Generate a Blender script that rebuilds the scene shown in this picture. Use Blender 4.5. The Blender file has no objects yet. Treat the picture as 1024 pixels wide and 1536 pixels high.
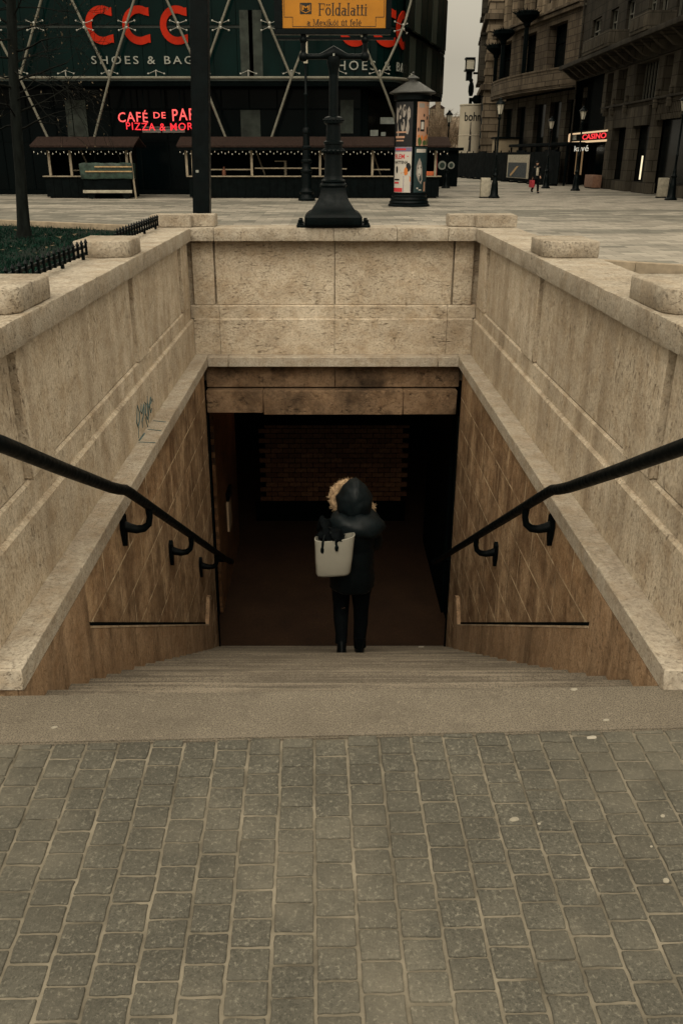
import bpy, bmesh, math, random
from mathutils import Vector, Matrix, noise
RN = random.Random(11)
SC = bpy.context.scene
COL = SC.collection
PI = math.pi
# ------------------------------------------------------------------ camera model
F_PX, HOR_V, VP_U, EYE = 1275.0, 235.0, 490.0, 2.0
TH = math.atan((768 - HOR_V) / F_PX); CT = math.cos(TH); ST = math.sin(TH)
def ray(u, v):
    k = (v - 768) / F_PX
    return Vector(((u - VP_U) / F_PX, CT - k * ST, -ST - k * CT))
def atz(u, v, z):
    r = ray(u, v); return Vector((0, 0, EYE)) + r * ((z - EYE) / r.z)
def aty(u, v, y):
    r = ray(u, v); return Vector((0, 0, EYE)) + r * (y / r.y)
def atx(u, v, x):
    r = ray(u, v); return Vector((0, 0, EYE)) + r * (x / r.x)
cam_d = bpy.data.cameras.new('camera'); cam = bpy.data.objects.new('camera', cam_d); COL.objects.link(cam)
cam.location = (0, 0, EYE); cam.rotation_euler = (PI / 2 - TH, 0, 0)
cam_d.sensor_fit = 'VERTICAL'; cam_d.sensor_height = 36.0; cam_d.lens = 36.0 * F_PX / 1536
cam_d.shift_x = (512 - VP_U) / 1536; cam_d.clip_start = 0.05; cam_d.clip_end = 900
SC.camera = cam
# ------------------------------------------------------------------ mesh builder
LOC = {}
class MB:
    def __init__(s): s.bm = bmesh.new(); s.M = Matrix.Identity(4)
    def _v(s, p): return s.bm.verts.new(s.M @ Vector(p))
    def box(s, x0, x1, y0, y1, z0, z1, bev=0, rot=None):
        if x0 > x1: x0, x1 = x1, x0
        if y0 > y1: y0, y1 = y1, y0
        c = Vector(((x0 + x1) / 2, (y0 + y1) / 2, (z0 + z1) / 2))
        vs = []
        for z in (z0, z1):
            for (x, y) in ((x0, y0), (x1, y0), (x1, y1), (x0, y1)):
                p = Vector((x, y, z))
                if rot is not None: p = c + rot @ (p - c)
                vs.append(s._v(p))
        fs = [s.bm.faces.new([vs[i] for i in q]) for q in
              ((0, 3, 2, 1), (4, 5, 6, 7), (0, 1, 5, 4), (1, 2, 6, 5), (2, 3, 7, 6), (3, 0, 4, 7))]
        if bev > 0:
            ed = list({e for f in fs for e in f.edges})
            bmesh.ops.bevel(s.bm, geom=ed, offset=bev, segments=2 if bev > .008 else 1, affect='EDGES', profile=.6)
        return s
    def prism(s, poly, axis, a, b):
        def P(p, t):
            return {'x': (t, p[0], p[1]), 'y': (p[0], t, p[1]), 'z': (p[0], p[1], t)}[axis]
        A = [s._v(P(p, a)) for p in poly]; B = [s._v(P(p, b)) for p in poly]
        n = len(poly); fs = []
        fs.append(s.bm.faces.new(A)); fs.append(s.bm.faces.new(B[::-1]))
        for i in range(n): fs.append(s.bm.faces.new((A[i], B[i], B[(i + 1) % n], A[(i + 1) % n])))
        bmesh.ops.recalc_face_normals(s.bm, faces=fs); return s
    def quad(s, *pts): s.bm.faces.new([s._v(p) for p in pts]); return s
    def tube(s, pts, r, n=8, flat=None, cap=True):
        pts = [Vector(p) for p in pts]; m = len(pts); rs = r if isinstance(r, (list, tuple)) else [r] * m
        prev = None; rings = []; up = Vector((0, 0, 1))
        for i, p in enumerate(pts):
            d = (pts[min(i + 1, m - 1)] - pts[max(i - 1, 0)])
            if d.length < 1e-9: d = Vector((0, 0, 1))
            d.normalize()
            if prev is None:
                a = d.cross(up)
                if a.length < 1e-3: a = d.cross(Vector((0, 1, 0)))
            else:
                a = prev - d * prev.dot(d)
                if a.length < 1e-5: a = d.orthogonal()
            a.normalize(); prev = a; b = d.cross(a)
            fl = flat or 1
            rings.append([s._v(p + (a * math.cos(2 * PI * k / n) + b * fl * math.sin(2 * PI * k / n)) * rs[i]) for k in range(n)])
        for i in range(m - 1):
            for k in range(n):
                s.bm.faces.new((rings[i][k], rings[i][(k + 1) % n], rings[i + 1][(k + 1) % n], rings[i + 1][k]))
        if cap:
            s.bm.faces.new(rings[0][::-1]); s.bm.faces.new(rings[-1])
        return s
    def loft(s, rings, cap=True):
        R = [[s._v(p) for p in r] for r in rings]; n = len(R[0])
        for i in range(len(R) - 1):
            for k in range(n):
                s.bm.faces.new((R[i][k], R[i][(k + 1) % n], R[i + 1][(k + 1) % n], R[i + 1][k]))
        if cap: s.bm.faces.new(R[0][::-1]); s.bm.faces.new(R[-1])
        return s
    def lathe(s, prof, cx, cy, cz, n=24, sq=False):
        rings = []
        for (r, z) in prof:
            ring = []
            for k in range(n):
                a = 2 * PI * (k + .5) / n
                q = 1 / max(abs(math.cos(a)), abs(math.sin(a))) if sq else 1
                ring.append((cx + r * q * math.cos(a), cy + r * q * math.sin(a), cz + z))
            rings.append(ring)
        return s.loft(rings)
    def ball(s, c, r, n=10, sz=1, m=None):
        rr = r if isinstance(r, (list, tuple)) else (r, r, r * sz)
        rings = []
        k2 = m or max(4, n // 2 + 1)
        for i in range(1, k2):
            a = PI * i / k2
            rings.append([(c[0] + rr[0] * math.sin(a) * math.cos(2 * PI * k / n), c[1] + rr[1] * math.sin(a) * math.sin(2 * PI * k / n), c[2] - rr[2] * math.cos(a)) for k in range(n)])
        return s.loft(rings)
    def mesh(s, me, mat):
        vs = [s._v(mat @ v.co) for v in me.vertices]
        for p in me.polygons:
            try: s.bm.faces.new([vs[i] for i in p.vertices])
            except ValueError: pass
        return s
    def jitter(s, amp, sc, zamp=None):
        for v in s.bm.verts:
            d = noise.noise_vector(v.co * sc) * amp
            v.co += d
        return s
    def subdiv(s, maxlen):
        for _ in range(6):
            es = [e for e in s.bm.edges if e.calc_length() > maxlen]
            if not es: break
            bmesh.ops.subdivide_edges(s.bm, edges=es, cuts=1, use_grid_fill=True)
        return s
    def build(s, name, mat, parent=None, ang=38, smooth=True, loc=None):
        me = bpy.data.meshes.new(name)
        s.bm.to_mesh(me); s.bm.free()
        off = LOC[parent.name] if parent is not None else Vector(loc or (0, 0, 0))
        if off.length > 0: me.transform(Matrix.Translation(-off))
        if smooth:
            me.polygons.foreach_set('use_smooth', [True] * len(me.polygons))
            try: me.set_sharp_from_angle(angle=math.radians(ang))
            except Exception: pass
        ms = mat if isinstance(mat, (list, tuple)) else [mat]
        for m in ms: me.materials.append(m)
        o = bpy.data.objects.new(name, me); COL.objects.link(o)
        if parent is not None: o.parent = parent
        else: o.location = off
        LOC[o.name] = off
        return o
def build_each(mb, name, mat, parent, **kw):
    """every loose piece of the builder becomes a part of its own"""
    bm = mb.bm; bm.verts.ensure_lookup_table(); seen = set(); out = []
    for v0 in bm.verts:
        if v0 in seen: continue
        st_, isl = [v0], []
        seen.add(v0)
        while st_:
            v = st_.pop(); isl.append(v)
            for e in v.link_edges:
                w_ = e.other_vert(v)
                if w_ not in seen: seen.add(w_); st_.append(w_)
        m = MB(); mp = {v: m.bm.verts.new(v.co) for v in isl}; fs = {f for v in isl for f in v.link_faces}
        for f in fs: m.bm.faces.new([mp[v] for v in f.verts])
        out.append(m.build(name, mat, parent, **kw))
    bm.free(); return out
def tag(o, label=None, cat=None, group=None, kind=None):
    if label: o['label'] = label
    if cat: o['category'] = cat
    if group: o['group'] = group
    if kind: o['kind'] = kind
    return o
def thing(name, label, cat, loc=(0, 0, 0), group=None):
    o = bpy.data.objects.new(name, None); COL.objects.link(o); o.location = loc; o.empty_display_size = .2
    LOC[o.name] = Vector(loc); return tag(o, label, cat, group)
def dup(o, parent=None, loc=None, label=None, rz=None):
    c = o.copy(); COL.objects.link(c); LOC[c.name] = LOC.get(o.name, Vector())
    if parent is not None: c.parent = parent
    if loc is not None: c.location = loc; LOC[c.name] = Vector(loc)
    if rz is not None: c.rotation_euler = (0, 0, rz)
    if label: c['label'] = label
    for ch in list(o.children): dup(ch, c)
    return c
def frame(px, py, ang, pz=0): return Matrix.Translation((px, py, pz)) @ Matrix.Rotation(ang, 4, 'Z')
# text made from the built-in font
def text_mesh(txt, w=None, h=None, depth=.01, sx=None, bold=0.0, space=1.0):
    cu = bpy.data.curves.new('tmp_text', 'FONT'); cu.body = txt; cu.size = 1; cu.extrude = 0; cu.offset = bold; cu.resolution_u = 3; cu.space_character = space
    ob = bpy.data.objects.new('tmp_text', cu); COL.objects.link(ob)
    dg = bpy.context.evaluated_depsgraph_get(); dg.update()
    me = bpy.data.meshes.new_from_object(ob.evaluated_get(dg)); bpy.data.objects.remove(ob); bpy.data.curves.remove(cu)
    xs = [v.co.x for v in me.vertices]; ys = [v.co.y for v in me.vertices]
    x0, x1, y0, y1 = min(xs), max(xs), min(ys), max(ys)
    ky = h / (y1 - y0) if h else 1.0
    kx = w / (x1 - x0) if w else ky
    if not h: ky = kx
    for v in me.vertices: v.co.x = (v.co.x - (x0 + x1) / 2) * kx; v.co.y = (v.co.y - (y0 + y1) / 2) * ky
    if depth > 0:
        bm = bmesh.new(); bm.from_mesh(me)
        r = bmesh.ops.extrude_face_region(bm, geom=list(bm.faces))
        for e in r['geom']:
            if isinstance(e, bmesh.types.BMVert): e.co.z += depth
        bmesh.ops.recalc_face_normals(bm, faces=list(bm.faces)); bm.to_mesh(me); bm.free()
    return me
WALLROT = Matrix.Rotation(PI / 2, 4, 'X')          # text plane -> upright, facing -y
# ------------------------------------------------------------------ materials
class NT:
    def __init__(s, name):
        s.m = bpy.data.materials.new(name); s.m.use_nodes = True; s.t = s.m.node_tree; s.t.nodes.clear()
        s.out = s.t.nodes.new('ShaderNodeOutputMaterial')
    def n(s, ty, ins=None, **at):
        nd = s.t.nodes.new('ShaderNode' + ty)
        for k, v in at.items(): setattr(nd, k, v)
        for k, v in (ins or {}).items():
            if isinstance(v, bpy.types.NodeSocket): s.t.links.new(v, nd.inputs[k])
            else: nd.inputs[k].default_value = v
        return nd
    def pos(s, sc=(1, 1, 1)):
        g = s.n('NewGeometry')
        return s.n('VectorMath', {0: g.outputs['Position'], 1: sc}, operation='MULTIPLY').outputs[0]
    def noise(s, vec, scale, detail=4, rough=.55):
        return s.n('TexNoise', {'Vector': vec, 'Scale': scale, 'Detail': detail, 'Roughness': rough}).outputs[0]
    def ramp(s, fac, stops):
        r = s.n('ValToRGB', {0: fac}); e = r.color_ramp.elements
        while len(e) > 1: e.remove(e[0])
        for i, (p, c) in enumerate(stops):
            el = e[0] if i == 0 else e.new(p)
            el.position = p; el.color = (c, c, c, 1) if not isinstance(c, (tuple, list)) else (*c, 1)
        return r.outputs[0]
    def mix(s, fac, a, b, mode='MIX'):
        def fx(c): return (*c, 1) if isinstance(c, (tuple, list)) and len(c) == 3 else c
        return s.n('Mix', {0: fac, 6: fx(a), 7: fx(b)}, data_type='RGBA', blend_type=mode, clamp_result=False).outputs[2]
    def math(s, op, a, b=0.0): return s.n('Math', {0: a, 1: b}, operation=op).outputs[0]
    def fin(s, col, rough=.8, spec=.3, metal=0, bump=None, bstr=.3, bdist=.01, emis=None, estr=0, trans=0, coat=0):
        ins = {'Base Color': (*col, 1) if isinstance(col, (tuple, list)) else col, 'Roughness': rough, 'Specular IOR Level': spec, 'Metallic': metal}
        if emis is not None: ins['Emission Color'] = (*emis, 1) if isinstance(emis, (tuple, list)) else emis; ins['Emission Strength'] = estr
        if coat: ins['Coat Weight'] = coat
        if bump is not None:
            ins['Normal'] = s.n('Bump', {'Height': bump, 'Strength': bstr, 'Distance': bdist}).outputs[0]
        p = s.n('BsdfPrincipled', ins); s.t.links.new(p.outputs[0], s.out.inputs[0]); return s.m
def plain(name, col, rough=.7, spec=.3, var=.25, sc=6, metal=0, bump=.15, bsc=60, st=(1, 1, 1), emis=None, estr=0):
    t = NT(name); p = t.pos(st); f = t.noise(p, sc, 5)
    c = t.mix(t.ramp(f, [(.3, 0.0), (.7, 1.0)]), tuple(x * (1 - var) for x in col), tuple(x * (1 + var) for x in col))
    rg = t.ramp(t.noise(p, sc * 2.3, 3), [(.3, max(.05, rough - .12)), (.7, min(1, rough + .12))])
    return t.fin(c, rg, spec, metal, t.noise(p, bsc, 3), bump, .004, emis, estr)
def stone(name, c_lo, c_hi, stv, pit_v, pit_sc, pit=.6, streak=.5, dark=(.10, .07, .045), joints=None, rough=.85, mask=(.38, .6), grime=.35):
    t = NT(name); p = t.pos()
    big = t.noise(p, 1.1, 6, .6)
    c = t.mix(t.ramp(big, [(.28, 0.0), (.72, 1.0)]), c_lo, c_hi)
    fine = t.noise(p, 55, 6, .75)
    mot = t.noise(p, 6.5, 8, .72)
    c = t.mix(t.math('MULTIPLY', t.ramp(mot, [(.44, 0.0), (.66, 1.0)]), .55), c, (c_lo[0] * .80, c_lo[1] * .68, c_lo[2] * .54))
    c = t.mix(t.math('MULTIPLY', t.ramp(t.noise(p, 11, 6, .7), [(.52, 0.0), (.70, 1.0)]), .45), c, tuple(min(1, x * 1.22) for x in c_hi))
    c = t.mix(1.0, c, t.ramp(fine, [(.30, .60), (.50, .98), (.70, 1.22)]), 'MULTIPLY')
    sv = t.pos(stv)
    stn = t.noise(sv, 1.0, 6, .62)
    c = t.mix(t.math('MULTIPLY', t.ramp(stn, [(.48, 0.0), (.68, 1.0)]), streak), c, dark)
    stn2 = t.noise(t.pos(tuple(a * 2.7 for a in stv)), 1.0, 4, .6)
    c = t.mix(t.math('MULTIPLY', t.ramp(stn2, [(.55, 0.0), (.72, 1.0)]), streak * .5), c, tuple(min(1, x * 1.35) for x in c_hi))
    gr = t.noise(p, 3.7, 7, .68)
    c = t.mix(t.math('MULTIPLY', t.ramp(gr, [(.5, 0.0), (.75, 1.0)]), grime), c, tuple(x * .8 for x in dark))
    pn = t.noise(t.pos(pit_v), pit_sc, 3, .6); pm = t.ramp(t.noise(p, 4.5, 3), [(mask[0], 0.0), (mask[1], 1.0)])
    pv = t.math('MULTIPLY', t.ramp(pn, [(.30, 1.0), (.42, 0.0)]), pm)
    c = t.mix(t.math('MULTIPLY', pv, pit), c, tuple(x * .35 for x in dark))
    gp = t.ramp(t.noise(t.pos(tuple(x * 1.0 for x in pit_v)), pit_sc * 2.2, 2, .6), [(.33, 1.0), (.42, 0.0)])
    c = t.mix(t.math('MULTIPLY', t.math('MULTIPLY', gp, t.ramp(pm, [(0, .35), (1, 1.0)])), pit * .5), c, tuple(x * .7 for x in dark))
    h = t.math('SUBTRACT', t.math('SUBTRACT', t.math('MULTIPLY', fine, .55), pv), t.math('MULTIPLY', gp, .5))
    if joints:
        sc_n = t.noise(t.pos((7, 7, 1.3)), 1.0, 7, .75)
        c = t.mix(t.math('MULTIPLY', t.ramp(sc_n, [(.58, 0.0), (.66, 1.0)]), .6), c, tuple(min(1, x * 1.45) for x in c_hi))
        c = t.mix(t.ramp(t.noise(p, 2.1, 8, .75), [(.44, 0.0), (.64, .75)]), c, (c_lo[0] * .36, c_lo[1] * .31, c_lo[2] * .28))
        ax, w, hh, off, jc, js = joints
        g = t.n('NewGeometry'); sp = t.n('SeparateXYZ', {0: g.outputs['Position']})
        vec = t.n('CombineXYZ', {0: sp.outputs[ax], 1: sp.outputs['Z'], 2: 0.0}).outputs[0]
        wob = t.n('VectorMath', {0: t.noise(p, 2.0, 2), 1: (.006, .006, 0)}, operation='MULTIPLY').outputs[0]
        vec = t.n('VectorMath', {0: vec, 1: wob}, operation='ADD').outputs[0]
        b = t.n('TexBrick', {'Vector': vec, 'Scale': 1.0, 'Mortar Size': js, 'Mortar Smooth': .2, 'Brick Width': w, 'Row Height': hh,
                             'Color1': (.82, .8, .78, 1), 'Color2': (1.12, 1.1, 1.08, 1), 'Mortar': (1, 1, 1, 1), 'Bias': 0.0}, offset=off)
        c = t.mix(1.0, c, b.outputs[0], 'MULTIPLY')
        jf = t.math('MULTIPLY', b.outputs[1], t.ramp(t.noise(p, 5.5, 3), [(.40, .10), (.62, 1.0)]))
        c = t.mix(jf, c, jc)
        h = t.math('SUBTRACT', h, t.math('MULTIPLY', b.outputs[1], .8))
    return t.fin(c, rough, .15, 0, h, .85, .008)

LT1, LT2 = (.40, .33, .245), (.55, .47, .365)
m_side = stone('travertine_side', tuple(x * 1.06 for x in LT1), tuple(x * 1.06 for x in LT2), (3.2, 3.2, .30), (1.0, 1.0, .45), 38, .6, .50, (.17, .115, .068))
m_back = stone('travertine_back', LT1, LT2, (1.2, 1.2, 3.0), (.55, .55, 1.5), 30, .65, .28, (.16, .105, .06), mask=(.42, .56))
m_cop = stone('travertine_coping', (.31, .265, .205), (.44, .385, .31), (1.2, 1.2, 1.2), (1, 1, .9), 40, .5, .25, (.14, .10, .065), grime=.5)
m_ledge = stone('travertine_ledge', (.35, .30, .235), (.45, .395, .32), (1.5, 1.5, 1.5), (1, 1, 1), 30, .4, .25, (.18, .12, .075), mask=(.5, .7))
m_lint = stone('lintel_stone', (.135, .085, .05), (.25, .165, .10), (1.6, 1.6, 1.2), (.8, .8, 1), 16, .7, .8, (.03, .02, .013), grime=1.0)
m_low = stone('brown_cladding', (.27, .165, .090), (.50, .36, .225), (3.6, 3.6, 1.0), (1, 1, .5), 16, .5, .6, (.09, .053, .03),
              joints=('Y', .62, .31, .5, (.60, .46, .30), .0075), rough=.75, grime=.9)
m_base = stone('baseboard_stone', (.24, .15, .085), (.40, .27, .165), (4.5, 4.5, .6), (1, 1, .5), 20, .3, .6, (.06, .036, .02), rough=.75)
m_blit = stone('baseboard_lit_stone', (.40, .29, .19), (.54, .42, .29), (3, 3, 1), (1, 1, 1), 24, .4, .4, (.12, .08, .05))
m_black = plain('black_iron', (.0012, .0030, .0034), .42, .08, .35, 9, bump=.25, bsc=70)
m_void = plain('void_black', (.0014, .0028, .003), .9, .03)  # near-black: stands in for shade in unlit recesses, also colours black parts
m_rail = plain('handrail_black', (.0013, .0026, .003), .5, .06, .3, 14, bump=.12, bsc=120)
m_glass = None
def granite(name, c1, c2, sc=220, rough=.75, band=None):
    t = NT(name); p = t.pos()
    a = t.noise(p, sc, 2, .7); b = t.noise(p, sc * .45, 3, .7); big = t.noise(p, 1.6, 5, .6)
    c = t.mix(t.ramp(big, [(.3, 0.0), (.7, 1.0)]), c1, c2)
    c = t.mix(t.ramp(a, [(.40, .75), (.52, 0.0)]), c, tuple(x * .38 for x in c1))
    c = t.mix(t.ramp(b, [(.56, 0.0), (.70, .45)]), c, tuple(min(1, x * 1.5) for x in c2))
    st = t.noise(p, 4.2, 6, .7)
    if band:
        bn = t.noise(t.pos((.9, 34, 34)), 1.0, 4, .65); c = t.mix(t.ramp(bn, [(.40, .55), (.52, 0.0)]), c, tuple(x * .5 for x in c1)); c = t.mix(t.ramp(bn, [(.54, 0.0), (.68, .45)]), c, tuple(x * 1.35 for x in c2))
    c = t.mix(t.ramp(st, [(.52, 0.0), (.72, .5)]), c, tuple(x * .45 for x in c1))
    return t.fin(c, rough, .25, 0, b, .35, .003)
m_step = granite('step_granite', (.125, .103, .077), (.20, .168, .128), 150, band=True)
m_slab = granite('landing_granite', (.125, .105, .079), (.182, .155, .119), 170)
def paver_mat():
    t = NT('paver_stone'); p = t.pos()
    at = t.n('Attribute', attribute_name='tone').outputs[2]
    base = t.mix(at, (.054, .050, .039), (.090, .084, .066))
    a = t.noise(p, 130, 3, .8); b = t.noise(p, 75, 5, .75); big = t.noise(p, 1.3, 5, .6)
    c = t.mix(t.ramp(a, [(.38, .8), (.53, 0.0)]), base, (.035, .033, .025))
    c = t.mix(t.ramp(b, [(.53, 0.0), (.68, .75)]), c, (.21, .192, .150))
    c = t.mix(t.ramp(big, [(.46, 0.0), (.70, .6)]), c, (.068, .062, .047)); c = t.mix(t.ramp(t.noise(p, .9, 6, .7), [(.46, 0.0), (.68, .45)]), c, (.21, .185, .14))
    st = t.noise(p, 7, 6, .72)
    c = t.mix(t.ramp(st, [(.58, 0.0), (.75, .55)]), c, (.05, .043, .032))
    h = t.math('ADD', t.math('MULTIPLY', a, .5), b)
    return t.fin(c, .72, .3, 0, h, .6, .004)
m_paver = paver_mat()
m_joint = plain('joint_sand', (.160, .140, .106), .95, .1, .45, 7, bump=.5, bsc=160)
def plaza_mat():
    t = NT('plaza_paving'); g = t.n('NewGeometry'); sp = t.n('SeparateXYZ', {0: g.outputs['Position']})
    vec = t.n('CombineXYZ', {0: sp.outputs['X'], 1: sp.outputs['Y'], 2: 0.0}).outputs[0]
    br = t.n('TexBrick', {'Vector': vec, 'Scale': 1.0, 'Mortar Size': .012, 'Brick Width': .6, 'Row Height': .4, 'Color1': (.75, .75, .75, 1), 'Color2': (1.15, 1.15, 1.15, 1), 'Mortar': (.5, .5, .5, 1)})
    sn = t.n('VectorMath', {0: vec, 1: (.6, .4, 1)}, operation='SNAP').outputs[0]
    wn = t.n('TexWhiteNoise', {'Vector': sn}, noise_dimensions='3D').outputs[0]
    pv = t.n('VectorMath', {0: sn, 1: (.05, .34, 0)}, operation='MULTIPLY').outputs[0]
    bn = t.noise(pv, 1.0, 2, .5)
    f = t.math('ADD', bn, t.math('MULTIPLY', t.math('SUBTRACT', wn, .5), .16))
    c = t.mix(t.ramp(f, [(.455, 0.0), (.53, 1.0)]), (.150, .140, .115), (.285, .256, .212))
    c = t.mix(1.0, c, br.outputs[0], 'MULTIPLY')
    c = t.mix(t.ramp(t.noise(g.outputs['Position'], .5, 6, .7), [(.5, 0.0), (.75, .4)]), c, (.17, .15, .12))
    return t.fin(c, .7, .25, 0, br.outputs[1], -.3, .004)
m_plaza = plaza_mat()
def glassy(name, col, rough=.08, spec=.5, var=.5, sc=.5):
    t = NT(name); p = t.pos((1, 1, .5)); f = t.noise(p, sc, 4, .6)
    c = t.mix(f, tuple(x * (1 - var) for x in col), tuple(x * (1 + var) for x in col))
    wv = t.noise(t.pos(), 1.4, 2)
    return t.fin(c, rough, spec, 0, wv, .02, .02)
m_cccglass = glassy('facade_glass', (.0014, .0080, .0074), .14, .09, .85, .45)
m_cccdark = glassy('shop_glass', (.0008, .0022, .0025), .14, .06)
m_tube = plain('steel_tube', (.125, .118, .092), .5, .2, .2, 4)
m_tubed = plain('dull_steel', (.016, .022, .019), .5, .2)
m_bolt = plain('bright_bolt', (.30, .29, .255), .4, .3)
m_red = plain('red_letter', (.34, .018, .006), .6, .05, .08)
m_white = plain('white_letter', (.24, .245, .215), .6, .1, .1)
m_neon = plain('neon_red', (.5, .02, .03), .4, .3, .1, emis=(1, .025, .04), estr=.36)
m_neonw = plain('neon_warm', (.5, .4, .3), .4, .3, .1, emis=(1, .66, .36), estr=.24)
m_neonlow = plain('neon_white', (.5, .5, .45), .4, .3, .1, emis=(.9, .85, .7), estr=.25)
m_yellow = plain('sign_yellow', (.37, .15, .012), .5, .2, .1, 5, bump=.05)
m_ink = plain('sign_ink', (.012, .010, .008), .6, .3)
m_shingle = plain('stall_shingle', (.022, .0125, .0095), .85, .15, .4, 9, bump=.6, bsc=20)
m_wooddk = plain('stall_dark_wood', (.0016, .003, .0032), .8, .05, .4, 3)
m_woodlt = plain('stall_pale_wood', (.24, .20, .145), .7, .2, .25, 5)
m_green = plain('tarp_green', (.018, .034, .025), .5, .3, .6, 5, bump=.4, bsc=6)
m_tan = plain('tan_band', (.33, .22, .11), .7, .2)
m_grey = plain('pale_board', (.30, .27, .21), .7, .2)
m_grass = plain('grass_blade', (.004, .019, .0125), .8, .06, .7, 2)
m_soil = plain('lawn_soil', (.005, .010, .007), .95, .1, .5, 4, bump=.8, bsc=30)
m_leaf = plain('dead_leaf', (.085, .065, .040), .9, .1, .5, 8)
m_kerb = plain('kerb_stone', (.27, .215, .15), .85, .2, .25, 4, bump=.4, bsc=50)
m_bark = plain('tree_bark', (.007, .0085, .0075), .9, .05, .5, 8, bump=.8, bsc=30, st=(1, 1, .25))
m_twig = plain('bare_twig', (.006, .0065, .0055), .9, .05, .4, 5)
m_bgtwig = plain('brown_twig', (.095, .068, .045), .95, .05, .5, 1.2)
def masonry(name, c1, c2, w_, h_, js, joint, rough=.85):
    t = NT(name); g = t.n('NewGeometry'); sp = t.n('SeparateXYZ', {0: g.outputs['Position']}); p = t.pos()
    vec = t.n('CombineXYZ', {0: t.math('ADD', sp.outputs['X'], sp.outputs['Y']), 1: sp.outputs['Z'], 2: 0.0}).outputs[0]
    b = t.n('TexBrick', {'Vector': vec, 'Scale': 1.0, 'Mortar Size': js, 'Mortar Smooth': .1, 'Brick Width': w_, 'Row Height': h_, 'Color1': (.78, .78, .78, 1), 'Color2': (1.15, 1.15, 1.15, 1), 'Mortar': (1, 1, 1, 1)})
    c = t.mix(t.ramp(t.noise(p, .7, 6, .65), [(.3, 0.0), (.7, 1.0)]), c1, c2)
    c = t.mix(1.0, c, b.outputs[0], 'MULTIPLY')
    c = t.mix(t.ramp(t.noise(t.pos((.9, .9, .16)), 1.0, 6, .7), [(.46, 0.0), (.66, .75)]), c, tuple(x * .35 for x in c1))
    c = t.mix(b.outputs[1], c, joint)
    return t.fin(c, rough, .06, 0, b.outputs[1], -.5, .03)
m_concrete = plain('dark_render', (.030, .0265, .021), .85, .08, .35, 1.0, bump=.3, bsc=12, st=(1, 1, .4))
m_pier = plain('pier_stone', (.058, .050, .038), .85, .08, .3, 1.3, bump=.3, bsc=14, st=(1, 1, .4))
m_tower = plain('tower_stone', (.165, .13, .092), .85, .2, .25, .8, bump=.4, bsc=10)
m_tower2 = plain('arcade_stone', (.085, .067, .048), .85, .2, .3, .8, bump=.3, bsc=10)
m_concrete = masonry('dark_ashlar', (.026, .0225, .018), (.042, .037, .029), 1.1, .55, .022, (.010, .009, .0075))
m_pier = masonry('pier_ashlar', (.046, .040, .031), (.072, .062, .047), .9, .6, .022, (.018, .016, .012))
m_tower = masonry('tower_ashlar', (.13, .102, .072), (.20, .158, .112), 1.2, .62, .03, (.055, .042, .03))
m_tower2 = masonry('arcade_ashlar', (.064, .050, .036), (.105, .083, .06), 1.0, .5, .028, (.025, .02, .015))
m_win = glassy('window_glass', (.0015, .003, .0032), .15, .08)
m_winfr = plain('window_frame', (.085, .082, .066), .6, .3)
m_skin = plain('skin', (.33, .19, .125), .55, .4, .1)
m_coat = plain('black_puffer', (.0016, .0032, .0038), .5, .12, .3, 12, bump=.35, bsc=40)
m_hood = plain('hood_nylon', (.0038, .0068, .008), .5, .16, .25, 12, bump=.5, bsc=22)
m_trouser = plain('black_trousers', (.0018, .0028, .0034), .8, .05, .3, 20)
m_boot = plain('black_boot', (.002, .003, .0035), .5, .08)
m_fur = plain('fur_trim', (.36, .25, .15), .9, .1, .45, 40, bump=1.0, bsc=150)
m_bag = plain('bag_rubber', (.27, .255, .21), .5, .35, .07, 6, bump=.05)
m_lampglass = plain('lamp_glass', (.40, .37, .30), .3, .4, .1)
m_hoard = plain('hoarding_black', (.0015, .003, .0034), .85, .04, .4, .8)
m_beige = plain('container_beige', (.22, .175, .115), .8, .2, .2, .7)
m_shell = plain('advert_wrap', (.33, .29, .225), .75, .2, .12, .6)
# ------------------------------------------------------------------ ground, foreground paving
XC = 0.065; YW = 2.88; YB = 8.66
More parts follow.
